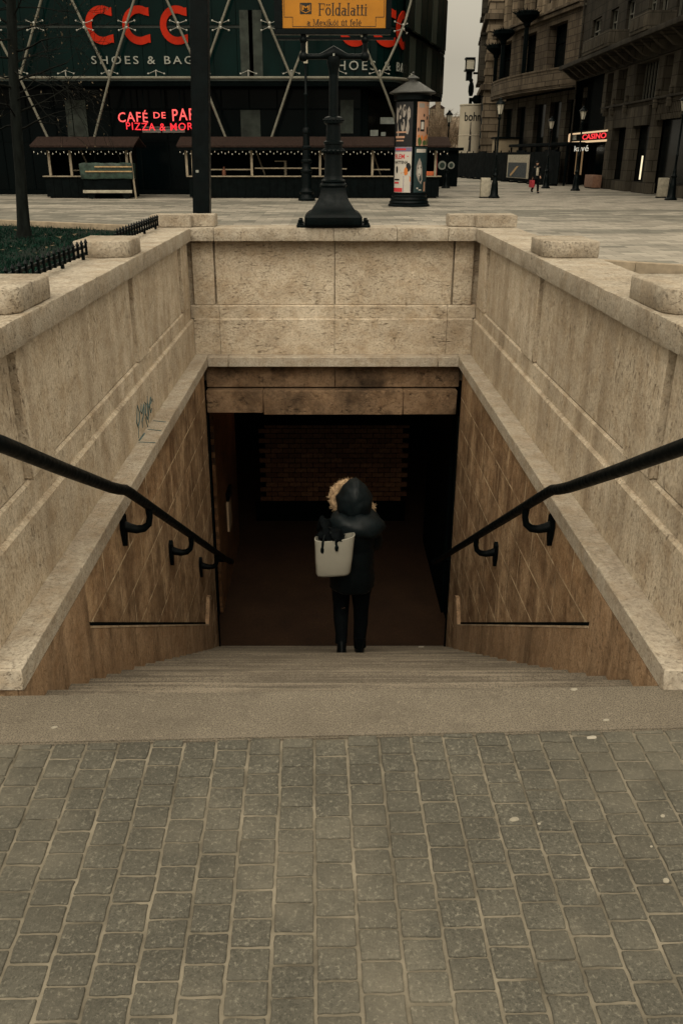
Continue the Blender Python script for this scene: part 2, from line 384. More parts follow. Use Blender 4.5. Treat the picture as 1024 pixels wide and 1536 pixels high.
# foreground pavers
mb = MB(); tones = []
phi = math.radians(.95); ca, sa = math.cos(phi), math.sin(phi)
def pav(p, q):
    x = .065 + p * ca - q * sa; y = 2.595 + p * sa + q * ca
    return x, y
def pz(y): return -.026 * (2.6 - y)
rp = random.Random(5)
PP, PQ = .120, .0985
for i in range(-26, 27):
    p0 = -.232 + PP * i
    off = (.5 if i % 2 else 0) + rp.uniform(-.12, .12)
    q = .16 - off * PQ
    while q > -2.4:
        L = PQ * rp.uniform(.96, 1.04)
        gx, gq = rp.uniform(.0042, .0062), rp.uniform(.0036, .0056)
        cx, cy = pav(p0 + PP / 2, q - L / 2)
        if cy < 2.60 + .035 * cx + .045:
            tz = rp.uniform(-.0022, .0012); tx, ty = rp.uniform(-.012, .012), rp.uniform(-.012, .012)
            tn = min(1, max(0, rp.gauss(.5, .14) - (.35 if rp.random() < .03 else 0)))
            def ring(ins, z, n=4):
                out = []
                a0, a1, b0, b1 = p0 + gx + ins, p0 + PP - gx - ins, q - L + gq + ins, q - gq - ins
                c = .0028
                am, bm_ = a1 - a0, b1 - b0
                for (pp, qq) in [(a0 + c, b0)] + [(a0 + am * f_, b0) for f_ in (.2, .4, .6, .8)] + [(a1 - c, b0), (a1, b0 + c)] + [(a1, b0 + bm_ * f_) for f_ in (.25, .5, .75)] + [(a1, b1 - c), (a1 - c, b1)] + [(a0 + am * f_, b1) for f_ in (.8, .6, .4, .2)] + [(a0 + c, b1), (a0, b1 - c)] + [(a0, b0 + bm_ * f_) for f_ in (.75, .5, .25)] + [(a0, b0 + c)]:
                    x, y = pav(pp, qq)
                    nv = noise.noise_vector(Vector((x * 31, y * 31, 0))) * .0028 + noise.noise_vector(Vector((x * 110, y * 110, 3))) * .0022
                    out.append((x + nv.x, y + nv.y, pz(y) + z + tz + (pp - p0 - PP / 2) * tx + (qq - q + L / 2) * ty))
                return out
            n0 = len(mb.bm.faces)
            mb.loft([ring(0, -.03), ring(0, -.0035), ring(.0015, -.001), ring(.004, 0)], cap=True)
            tones += [tn] * (len(mb.bm.faces) - n0)
        q -= L
pave = mb.build('pavement', m_paver, ang=60)
at = pave.data.attributes.new('tone', 'FLOAT', 'FACE'); at.data.foreach_set('value', tones)
tag(pave, kind='structure')
mb = MB(); mb.quad((-3.2, .1, pz(.1) - .0048), (3.2, .1, pz(.1) - .0048), (3.2, 2.72, -.0048), (-3.2, 2.72, -.0048))
tag(mb.build('pavement_bed', m_joint, smooth=False), kind='structure')
# landing slab at the head of the stairs
def skew(x, k): return .037 * (x - XC) * k
mb = MB()
for a, b in ((-3.2, -1.9), (-1.9, 1.98), (1.98, 3.2)):
    def fy(x): return 2.60 + .035 * x
    yb_ = 2.9 if abs((a + b) / 2) < 1.4 else 2.868
    poly = [(a + .0015, fy(a)), (b - .0015, fy(b)), (b - .0015, 2.9 + skew(min(max(b, -1.33), 1.46), 1)), (a + .0015, 2.9 + skew(min(max(a, -1.33), 1.46), 1))]
    m2 = MB(); m2.prism(poly, 'z', -.14, .006)
    bmesh.ops.bevel(m2.bm, geom=[e for e in m2.bm.edges if all(v.co.z > 0 for v in e.verts)], offset=.006, segments=2, affect='EDGES')
    me = bpy.data.meshes.new('t'); m2.bm.to_mesh(me); m2.bm.free(); mb.mesh(me, Matrix.Identity(4)); bpy.data.meshes.remove(me)
tag(mb.build('landing', m_slab), kind='structure')
# plaza: one sheet with the stairwell and the front paving left out, reaching the horizon
mb = MB()
def sheet(x0, x1, y0, y1, z): mb.quad((x0, y0, z), (x1, y0, z), (x1, y1, z), (x0, y1, z))
sheet(-60, -3.2, -12, 9.05, -.006); sheet(3.2, 60, -12, 9.05, -.006)
sheet(-3.2, 3.2, -12, .1, pz(.1)); sheet(-3.2, XC - 1.6, 2.9, 9.05, -.006); sheet(XC + 1.6, 3.2, 2.9, 9.05, -.006)
sheet(-60, -4.0, 9.05, 17.0, -.006); sheet(-4.0, 2.6, 9.05, 17.0, -.006); sheet(8.4, 60, 9.05, 17.0, -.006)
sheet(2.6, 8.4, 9.05, 10.2, -.006)
sheet(-60, 2.6, 17.0, 20.3, -.006); sheet(8.4, 600, 17.0, 20.3, -.006); mb.bm.faces.new([mb._v(q_) for q_ in ((2.6, 20.3, -.006), (8.4, 16.45, -.006), (8.4, 20.3, -.006))]); sheet(-60, 600, 20.3, 700, -.006); sheet(-600, -60, -12, 700, -.007); sheet(60, 600, -12, 17.0, -.007)
tag(mb.build('plaza', m_plaza, smooth=False), kind='structure')
# ------------------------------------------------------------------ staircase
st = thing('staircase', 'worn grey granite stairs going down between the brown stone walls', 'stairs', (XC, 2.9, 0))
NS = 20; TR, RI = .29, .168
def kk(n): return max(0, 1 - n / 7.0)
for n in range(1, NS + 1):
    y0, y1 = 2.9 + TR * (n - 1), 2.9 + TR * n
    xl, xr = XC - 1.345, XC + 1.345
    m2 = MB()
    m2.prism([(xl, y0 + skew(xl, kk(n - 1))), (xr, y0 + skew(xr, kk(n - 1))), (xr, y1 + .012 + skew(xr, kk(n))), (xl, y1 + .012 + skew(xl, kk(n)))], 'z', -RI * n - .05, -RI * n)
    es = [e for e in m2.bm.edges if all(v.co.y > (y0 + y1) / 2 for v in e.verts) and abs(e.verts[0].co.z - e.verts[1].co.z) < 1e-4]
    es = [e for e in m2.bm.edges if all(abs(v.co.y - (y1 + .012 + skew(v.co.x, kk(n)))) < 1e-3 for v in e.verts) and abs(e.verts[0].co.x - e.verts[1].co.x) > 1]
    bmesh.ops.bevel(m2.bm, geom=es, offset=.009, segments=2, affect='EDGES')
    m2.prism([(xl, y0 + .001 + skew(xl, kk(n - 1))), (xr, y0 + .001 + skew(xr, kk(n - 1))), (xr, y1 + skew(xr, kk(n))), (xl, y1 + skew(xl, kk(n)))], 'z', -RI * n - .40, -RI * n - .051)
    m2.build('step', m_step, st, ang=50)
ZF = -RI * NS
# ------------------------------------------------------------------ parapet walls of the stairwell
def side_wall(sx, label):
    X = lambda d: XC + sx * d
    w = thing('parapet_wall', label, 'wall', (X(1.6), YW, 0))
    y1 = 9.1
    # core with recessed panels
    mb = MB(); mb.box(X(1.498), X(1.76), YW, y1, -.3, 1.235)
    edges_ = [2.98, 3.74, 4.11, 6.20, 6.58, 8.34]
    for a, b in zip(edges_[0::2], edges_[1::2]): mb.box(X(1.466), X(1.4975), a + .038, b - .038, .602, 1.234, .006)
    mb.build('panel', m_side, w)
    mb = MB()
    for (a, b) in ((YW, 2.98), (3.74, 4.11), (6.20, 6.58), (8.34, 8.72)):
        mb.box(X(1.440), X(1.4975), a, b, .602, 1.234, .006)
    mb.build('pilaster', m_side, w)
    mb = MB()
    def tier(d, z0, z1, ch):
        a, b = X(d), X(1.4975)
        q = X(d + ch)
        yy = YW
        for L in (1.9, 2.0, 2.03):
            ye = min(yy + L, 8.80)
            mb.prism([(a, z0), (b, z0), (b, z1), (q, z1), (a, z1 - ch)], 'y', yy + .0012, ye - .0012); yy = ye
    tier(1.428, .101, .47, .014); tier(1.453, .472, .60, .012)
    mb.build('plinth', m_side, w, ang=25)
    # ledge
    mb = MB(); yy = 2.90
    for i, L in enumerate((.93, 1.02, .98, 1.0, .95, 1.1)):
        ye = min(yy + L, 8.82)
        if ye - yy > .05: mb.box(X(1.29), X(1.47), yy + .001, ye - .001, .0, .10, .005)
        yy = ye
    mb.build('ledge', m_ledge, w)
    # coping
    mb = MB(); yy = YW
    for i, L in enumerate((.62, 1.18, 1.22, 1.12, 1.2, 1.0)):
        ye = min(yy + L, 8.695)
        m2 = MB(); m2.box(X(1.392), X(1.80), yy + .0008, ye - .0008, 1.236, 1.358, .010); m2.subdiv(.09); m2.jitter(.0035, 9)
        me = bpy.data.meshes.new('t'); m2.bm.to_mesh(me); m2.bm.free(); mb.mesh(me, Matrix.Identity(4)); bpy.data.meshes.remove(me); yy = ye
    mb.build('coping', m_cop, w)
    # pier caps on the coping
    for (a, b) in ((3.78, 4.32), (6.05, 6.52)):
        x0, x1, c = X(1.42), X(1.795), .05
        x0b = x0 + sx * c
        mb = MB()
        mb.prism([(x0b, a), (x1, a), (x1, b), (x0b, b), (x0, b - c), (x0, a + c)], 'z', 1.358, 1.468)
        bmesh.ops.bevel(mb.bm, geom=list(mb.bm.edges), offset=.006, segments=1, affect='EDGES'); mb.subdiv(.06); mb.jitter(.0035, 14)
        mb.build('pier_cap', m_cop, w, ang=60)
    # lower brown cladding
    mb = MB(); mb.box(X(1.33), X(1.5), 2.93, 8.62, -4.0, -.001)
    mb.build('cladding', m_low, w)
    # end pier and baseboard following the stairs
    d0, d1 = X(1.292), X(1.3295)
    nz = lambda y: -(y - 2.9) * RI / TR
    mb = MB()
    mb.prism([(2.935, -.9), (3.38, -.9), (3.38, -.002), (2.935, -.002)], 'x', d0, d1)
    mb.prism([(3.384, -1.2), (3.84, -1.2), (3.84, -.002), (3.384, -.002)], 'x', d0, d1)
    ys = [3.843, 5.2, 6.5, 7.72]
    for a, b in zip(ys[:-1], ys[1:]):
        mb.prism([(a, nz(a) - .7), (b - .003, nz(b) - .7), (b - .003, nz(b) + .285), (a, nz(a) + .285)], 'x', d0, d1)
    mb.prism([(7.72, nz(7.72) - .7), (7.86, nz(7.86) - .7), (7.98, nz(7.86) + .58), (7.90, nz(7.86) + .60), (7.72, nz(7.72) + .285)], 'x', d0, d1)
    mb.build('baseboard', m_base, w, smooth=False)
    mb = MB(); mb.prism([(3.845, nz(3.845) + .286), (7.72, nz(7.72) + .286), (7.72, nz(7.72) + .299), (3.845, nz(3.845) + .299)], 'x', X(1.289), X(1.3295)); mb.build('baseboard_lit_top', m_blit, w, smooth=False)  # paler strip: light on the baseboard top put into its colour
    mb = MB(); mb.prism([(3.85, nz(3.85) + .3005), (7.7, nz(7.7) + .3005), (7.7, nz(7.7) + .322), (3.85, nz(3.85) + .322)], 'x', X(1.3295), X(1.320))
    mb.build('dark_seam', m_void, w, smooth=False)  # thin black strip running just above the baseboard
    return w
wl = side_wall(-1, 'pale travertine parapet wall with teal scribbled graffiti and iron spikes along its coping')
wr = side_wall(1, 'pale travertine parapet wall without graffiti or spikes, opposite the scribbled one')
# graffiti strokes (pen lines on the plinth, paint runs over the ledge)
m_graf = plain('teal_paint', (.055, .095, .095), .6, .2, .4, 30)
def stroke(mb, uv, xs, r=.006, plane='x'):
    pts = []
    for u, v in uv:
        p = atx(u, v, xs) if plane == 'x' else atz(u, v, xs)
        pts.append(p)
    mb.tube(pts, r, 5)
gx_ = XC - 1.4275
mb = MB()
for s in (((206, 607), (205, 634), (207, 640), (209, 632), (209, 618), (206, 608)),
          ((212, 606), (211, 617), (213, 620), (216, 606), (216, 618), (213, 632), (214, 642)),
          ((217, 603), (219, 606), (218, 620), (221, 629), (223, 622), (222, 605)),
          ((221, 594), (221, 606), (222, 620), (223, 634)), ((223, 612), (226, 596), (227, 602), (224, 609), (226, 619), (228, 612)),
          ((208, 640), (208, 657)), ((218, 626), (222, 642), (224, 638)), ((229, 598), (230, 603))):
    m_ = [atx(u, v, gx_) for u, v in s]
    mb.tube(m_, [.0035 if i in (0, len(m_) - 1) else .0065 for i in range(len(m_))], 5)
for s in (((208.5, 663), (233, 664)), ((222, 644), (242, 646)), ((230, 631), (249, 633)), ((209, 661), (217, 650))):
    mb.tube([atz(u, v, .101) for u, v in s], .007, 5, flat=.3)
mb.build('graffiti', m_graf, wl)
# back wall
bw = thing('parapet_wall', 'back travertine wall above the dark tunnel mouth, carrying the metro sign', 'wall', (XC, YB, 0))
mb = MB(); mb.box(XC - 1.478, XC + 1.478, 8.90, 9.06, -.2, 1.235); mb.build('backing', m_back, bw)
mb = MB()
for a, b in ((-1.185, .012), (.018, 1.20)): mb.box(XC + a, XC + b, 8.852, 8.899, .602, 1.234, .004)
mb.build('panel', m_back, bw)
mb = MB()
for a, b in ((-1.415, -1.20), (1.215, 1.405)): mb.box(XC + a, XC + b, 8.832, 8.899, .602, 1.234, .005)
mb.build('pilaster', m_back, bw)
mb = MB()
def btier(y0, z0, z1, ch, xw):
    for a, b in ((-xw, -1.165), (-1.161, .012), (.016, 1.165), (1.169, xw)):
        mb.prism([(y0, z0), (8.898, z0), (8.898, z1), (y0 + ch, z1), (y0, z1 - ch)], 'x', XC + a, XC + b)
btier(8.802, .101, .47, .013, 1.426); btier(8.827, .472, .60, .012, 1.451)
mb.build('plinth', m_back, bw, ang=25)
mb = MB()
for a, b in ((-1.289, -1.08), (-1.077, 1.075), (1.079, 1.289)): mb.box(XC + a, XC + b, YB, 8.897, .0, .0995, .005)
mb.build('ledge', m_ledge, bw)
mb = MB()
for a, b in ((-1.795, -1.17), (-1.168, .0), (.002, .62), (.622, 1.12), (1.122, 1.795)):
    mb.box(XC + a, XC + b, 8.697, 9.11, 1.2365, 1.3585, .010)
mb.subdiv(.09); mb.jitter(.003, 9)
mb.build('coping', m_cop, bw)
for a, b in ((-1.795, -1.17), (1.14, 1.795)):
    mb = MB()
    q = .40
    if a < 0: poly = [(XC + a, 8.76), (XC + a + q, 8.76), (XC + a + q, 8.86), (XC + b, 8.86), (XC + b, 9.1), (XC + a, 9.1)]
    else: poly = [(XC + a, 8.86), (XC + b - q, 8.86), (XC + b - q, 8.76), (XC + b, 8.76), (XC + b, 9.1), (XC + a, 9.1)]
    mb.prism(poly, 'z', 1.3585, 1.472)
    bmesh.ops.bevel(mb.bm, geom=list(mb.bm.edges), offset=.008, segments=2, affect='EDGES'); mb.subdiv(.07); mb.jitter(.005, 11)
    mb.build('pier_cap', m_cop, bw, ang=60)
mb = MB()
for a, b in ((-1.328, .02), (.024, 1.328)): mb.box(XC + a, XC + b, 8.79, 9.05, -.245, -.002, .004)
mb.build('frieze', m_lint, bw)
mb = MB()
for a, b, zb in ((-1.328, -.735, -.502), (-.731, .735, -.523), (.739, 1.300, -.520)):
    m2 = MB(); m2.box(XC + a, XC + b, 8.70, 9.12, zb, -.262, .006)
    me = bpy.data.meshes.new('t'); m2.bm.to_mesh(me); m2.bm.free(); mb.mesh(me, Matrix.Identity(4)); bpy.data.meshes.remove(me)
mb.build('lintel', m_lint, bw)
# ------------------------------------------------------------------ underpass
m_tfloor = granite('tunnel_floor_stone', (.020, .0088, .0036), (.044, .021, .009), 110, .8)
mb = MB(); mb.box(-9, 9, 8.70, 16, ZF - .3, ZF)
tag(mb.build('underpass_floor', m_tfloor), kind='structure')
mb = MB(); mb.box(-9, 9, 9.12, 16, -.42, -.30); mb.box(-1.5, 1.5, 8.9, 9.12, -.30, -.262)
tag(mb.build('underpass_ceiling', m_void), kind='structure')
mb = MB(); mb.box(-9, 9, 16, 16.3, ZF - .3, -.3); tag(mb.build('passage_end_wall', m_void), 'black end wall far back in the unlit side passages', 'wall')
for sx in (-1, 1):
    t = thing('gate_pocket', ('recess for the gate, blackened for its shade, beside the sunlit left cladding', 'recess for the gate, blackened for its shade, on the graffiti free side')[sx > 0], 'gate recess', (XC + sx * 1.45, 8.7, ZF))
    mb = MB(); mb.box(XC + sx * 1.42, XC + sx * 1.7, 8.63, 9.5, ZF, -.3); mb.build('back_plate', m_void, t)  # black plate stands in for the darkness inside the pocket
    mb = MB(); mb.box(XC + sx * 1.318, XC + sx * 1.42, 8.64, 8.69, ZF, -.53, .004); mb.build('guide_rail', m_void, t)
t = stone('passage_tile', (.15, .075, .035), (.24, .13, .065), (4, 4, .4), (1, 1, 1), 18, .3, .5, (.05, .028, .016), joints=('Y', .25, .08, .5, (.03, .018, .012), .006), rough=.5)
pw = thing('passage_wall', 'brown brick wall inside the tunnel behind the hanging notice board', 'wall', (-1.4, 9.5, ZF))
mb = MB(); mb.box(-1.7, -1.315, 9.5, 11.7, ZF, -.42); mb.build('brickwork', t, pw)
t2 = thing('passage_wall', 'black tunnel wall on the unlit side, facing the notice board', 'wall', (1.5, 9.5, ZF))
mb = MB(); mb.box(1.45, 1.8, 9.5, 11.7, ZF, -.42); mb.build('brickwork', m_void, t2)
# brick pier with toothed edges
m_brick = None
def brick_mat():
    t = NT('glazed_brick'); p = t.pos(); at = t.n('Attribute', attribute_name='tone').outputs[2]
    c = t.mix(at, (.10, .045, .021), (.19, .092, .043)); f = t.noise(p, 26, 4)
    c = t.mix(t.ramp(f, [(.42, .5), (.6, 0.0)]), c, (.05, .028, .016))
    return t.fin(c, t.ramp(f, [(.35, .10), (.65, .26)]), .45, 0, t.noise(p, 14, 2), .12, .003)
bp = thing('brick_wall', 'glazed brown brick pier with toothed edges at the end of the tunnel', 'wall', (0, 12.5, ZF))
mb = MB(); tones = []; zc = -3.04; k = 0
while zc < -.5:
    for i in range(-6, 7):
        x0 = .06 + i * .185 + (.0925 if k % 2 else 0)
        if x0 < -1.16 or x0 + .185 > 1.30: continue
        n0 = len(mb.bm.faces); dy = RN.uniform(-.002, .002); 
        mb.box(x0 + .004, x0 + .181, 12.5 + dy, 12.58, zc + .005, zc + .075, .0045, rot=Matrix.Rotation(RN.uniform(-.03, .03), 3, 'X') @ Matrix.Rotation(RN.uniform(-.004, .004), 3, 'Z'))
        tones += [RN.random()] * (len(mb.bm.faces) - n0)
    zc += .08; k += 1
o = mb.build('brickwork', brick_mat(), bp, ang=25)
at = o.data.attributes.new('tone', 'FLOAT', 'FACE'); at.data.foreach_set('value', tones)
mb = MB(); mb.box(-1.02, 1.14, 12.515, 12.75, ZF, -.42); mb.build('mortar_core', m_void, bp)
mb = MB(); mb.box(-1.12, 1.24, 12.45, 12.514, ZF, -3.045, .006); mb.build('dado', m_void, bp)
mb = MB(); mb.box(-1.3, 1.4, 12.35, 12.44, -1.745, -.42); mb.build('downstand', m_void, bp)
# notice board hanging on the passage wall
nb = thing('notice_board', 'narrow beige notice board hanging on the tunnel brick wall by the left handrail', 'notice board')
a = atx(341, 752, -1.30)
mb = MB(); mb.box(-1.314, -1.285, a.y - .02, a.y + .30, a.z - .43, a.z, .004); mb.build('board', plain('notice_paper', (.42, .30, .19), .7), nb)
mb = MB(); mb.box(-1.314, -1.27, a.y - .03, a.y + .31, a.z + .003, a.z + .12, .006); mb.build('header', m_black, nb)
# two bulkhead lamps on the tunnel ceiling behind the lintel
m_lampglow = plain('warm_tube', (.8, .6, .4), .4, .3, 0, emis=(1, .50, .22), estr=15)
lg = []
for i, x in enumerate((-.60, .60)):
    l = thing('ceiling_lamp', ('warm tube lamp behind the lintel, on the notice board side', 'warm tube lamp behind the lintel, on the unlit wall side')[i], 'lamp', (x, 11.6, -.42), 'ceiling lamps in the tunnel')
    mb = MB(); mb.box(x - .07, x + .07, 11.35, 11.85, -.47, -.421, .01); mb.box(x - .09, x + .09, 11.30, 11.33, -.66, -.47); mb.box(x - .09, x + .09, 11.30, 11.95, -.585, -.56); mb.build('shielded_housing', m_black, l)  # includes added, unseen shield plates that keep lamplight off the floor
    mb = MB(); mb.tube([(x, 11.4, -.50), (x, 11.8, -.50)], .022, 10); mb.build('tube', m_lampglow, l)
# ------------------------------------------------------------------ handrails
def handrail(sx, label):
    X = lambda d: XC + sx * d
    h = thing('handrail', label, 'handrail', (X(1.15), 4.27, -.6))
    P = [(X(1.58), YW - .01, 1.13), (X(1.56), 2.66, 1.16), (X(1.40), 2.46, 1.21), (X(1.22), 2.46, 1.235), (X(1.16), 2.58, 1.18), (X(1.15), 2.72, 1.108)]
    P += [(X(1.15), 3.3, .812), (X(1.15), 4.0, .462), (X(1.15), 4.17, .385), (X(1.15), 4.27, .345), (X(1.15), 4.36, .295), (X(1.15), 4.8, .035), (X(1.15), 6.2, -.79), (X(1.15), 7.6, -1.615), (X(1.15), 8.55, -2.175), (X(1.16), 8.8, -2.30), (X(1.22), 8.98, -2.36), (X(1.40), 9.02, -2.38)]
    mb = MB(); mb.tube(P, .031, 12, flat=.95); mb.build('rail', m_rail, h, ang=80)
    zr = lambda y: .345 - (y - 4.27) * .589
    for y in ((4.80, 6.2, 7.6) if sx < 0 else (4.80, 6.3)):
        z = zr(y)
        mb = MB()
        pts = [(X(1.15), y, z - .02), (X(1.150), y, z - .075), (X(1.160), y, z - .12), (X(1.192), y, z - .148), (X(1.235), y, z - .155), (X(1.28), y, z - .145), (X(1.325), y, z - .13)]
        mb.tube(pts, [.024, .020, .021, .025, .027, .030, .036], 10)
        mb.lathe([(.001, -.021), (.022, -.021), (.022, .0), (.001, .0)], X(1.15), y, z - .028, 10)
        mb.prism([(y - .008, z - .265), (y + .008, z - .265), (y + .036, z - .18), (y + .042, z - .13), (y + .032, z - .07), (y, z - .045), (y - .032, z - .07), (y - .042, z - .13), (y - .036, z - .18)], 'x', X(1.329), X(1.302))
        mb.build('bracket', m_rail, h)
    return h
handrail(-1, 'black handrail on curved iron brackets along the graffiti side of the stairs')
handrail(1, 'black handrail on curved iron brackets along the graffiti free side of the stairs')
# iron spike fences on the left coping
def spike_fence(y0, y1, label):
    x = XC - 1.70
    f = thing('spike_fence', label, 'fence', (x, y0, 1.358), 'low iron spike fences on the coping')
    mb = MB()
    for z in (1.395, 1.440): mb.box(x - .010, x + .010, y0, y1, z - .009, z + .009, .002)
    mb.build('rail', m_black, f)
    n = int((y1 - y0) / .105)
    for i in range(n + 1):
        y = y0 + .02 + (y1 - y0 - .04) * i / n
        mb = MB(); mb.tube([(x + .013, y, 1.385), (x + .013, y, 1.462), (x + .013, y, 1.468), (x + .013, y, 1.492)], [.009, .009, .014, .001], 6); mb.build('spike', m_black, f)
    for i in range(4):
        y = y0 + .06 + (y1 - y0 - .12) * i / 3
        mb = MB(); mb.box(x - .012, x + .008, y - .012, y + .012, 1.359, 1.392, .002); mb.build('foot', m_black, f)
spike_fence(4.42, 6.0, 'longer low iron spike fence nearest the camera on the left coping')
spike_fence(6.9, 8.62, 'low iron spike fence between the corner block and the next block on the coping')
spike_fence(YW + .1, 3.72, 'short low iron spike fence at the front end of the left coping')
# ------------------------------------------------------------------ metro sign on the back wall
YS = 8.92
ms = thing('metro_sign', 'yellow underground station sign on an ornate black iron pedestal on the back wall', 'sign', (XC, YS, 1.3585))
zv = lambda v: aty(495, v, YS).z
cx = XC
ix = aty(500, 200, YS).x
mb = MB(); mb.box(ix - .36, ix + .36, YS - .18, YS + .18, 1.359, 1.385, .004)
for sx in (-1, 1):
    for sy in (-.13, .13): mb.lathe([(.001, 0), (.034, 0), (.034, .012), (.022, .016), (.022, .045), (.001, .047)], ix + sx * .325, YS + sy, 1.385, 6)
mb.build('base_plate', m_black, ms)
z0 = 1.385; zt = zv(281)
H = zt - z0
mb = MB(); mb.lathe([(.272, 0), (.278, .012), (.278, .075), (.262, .095), (.245, .11), (.215, .125), (.18, H * .52), (.152, H * .65), (.132, H * .8), (.122, H * .93), (.12, H)], ix, YS, z0, 4, sq=True)
bmesh.ops.bevel(mb.bm, geom=[e for e in mb.bm.edges if abs(e.verts[0].co.z - e.verts[1].co.z) > .008], offset=.016, segments=2, affect='EDGES')
mb.build('pedestal', m_black, ms, ang=30)
mb = MB(); zz = zt
mb.lathe([(.10, 0), (.128, .002), (.134, .02), (.128, .036), (.11, .042), (.118, .052), (.118, .066), (.102, .072), (.095, .085),
          (.088, .11), (.083, .30), (.10, .305), (.108, .33), (.104, .345), (.088, .35), (.088, .385), (.096, .39), (.096, .41), (.072, .42), (.068, .56), (.088, .57), (.094, .60), (.086, .62), (.062, .63), (.044, .635), (.043, zv(88) - zt)], ix, YS, zz, 24)
for k in range(16):
    a = 2 * PI * k / 16
    mb.ball((ix + .105 * math.cos(a), YS + .105 * math.sin(a), zz + .327), .016, 6)
    mb.ball((ix + .09 * math.cos(a), YS + .09 * math.sin(a), zz + .60), .013, 6)
mb.build('shaft', m_black, ms)
za = zv(85)
xl, xr = aty(455, 85, YS).x, aty(547, 85, YS).x
mb = MB(); mb.tube([(xl - .03, YS, za), (xl + .06, YS, za), (ix - .13, YS, za), (ix - .07, YS, za + .012), (ix, YS, za + .03), (ix + .07, YS, za + .012), (ix + .13, YS, za), (xr - .06, YS, za), (xr + .03, YS, za)], [.03, .024, .024, .04, .062, .04, .024, .024, .03], 12)
mb.lathe([(.043, -.16), (.05, -.1), (.066, -.05), (.06, .0)], ix, YS, za, 16)
for x in (xl, xr):
    mb.ball((x, YS, za), .045, 10); mb.tube([(x, YS, za), (x, YS, zv(52))], .024, 8); mb.ball((x, YS, zv(60)), .036, 8)
mb.build('arms', m_black, ms)
zb = zv(43); s0, s1 = aty(424, 30, YS).x, aty(578, 30, YS).x
SW = s1 - s0; zt2 = zb + .52; sc_ = (s0 + s1) / 2
mb = MB(); mb.box(s0 - .075, s1 + .05, YS - .045, YS + .045, zb - .05, zb - .004, .004); mb.box(s0 - .075, s1 + .05, YS - .045, YS + .045, zt2 + .004, zt2 + .05, .004)
mb.box(s0 - .075, s0 - .004, YS - .045, YS + .045, zb - .004, zt2 + .004); mb.box(s1 + .004, s1 + .05, YS - .045, YS + .045, zb - .004, zt2 + .004)
mb.box(s0 - .05, s1 + .08, YS - .02, YS + .02, zv(60), zv(56))
mb.box(s0, s1, YS + .0, YS + .044, zb, zt2)
mb.build('sign_frame', m_black, ms)
panel = MB(); panel.box(s0 + .001, s1 - .001, YS - .03, YS - .001, zb + .001, zt2 - .001); panel = panel.build('yellow_panel', m_yellow, ms)
def on_sign(mb, txt, u0, u1, v0, v1, bold=.0):
    a, b = aty(u0, v1, YS - .031), aty(u1, v0, YS - .031)
    mb.mesh(text_mesh(txt, abs(b.x - a.x), abs(b.z - a.z), .002, bold=bold), Matrix.Translation(((a.x + b.x) / 2, YS - .0312, (a.z + b.z) / 2)) @ WALLROT)
mb = MB()
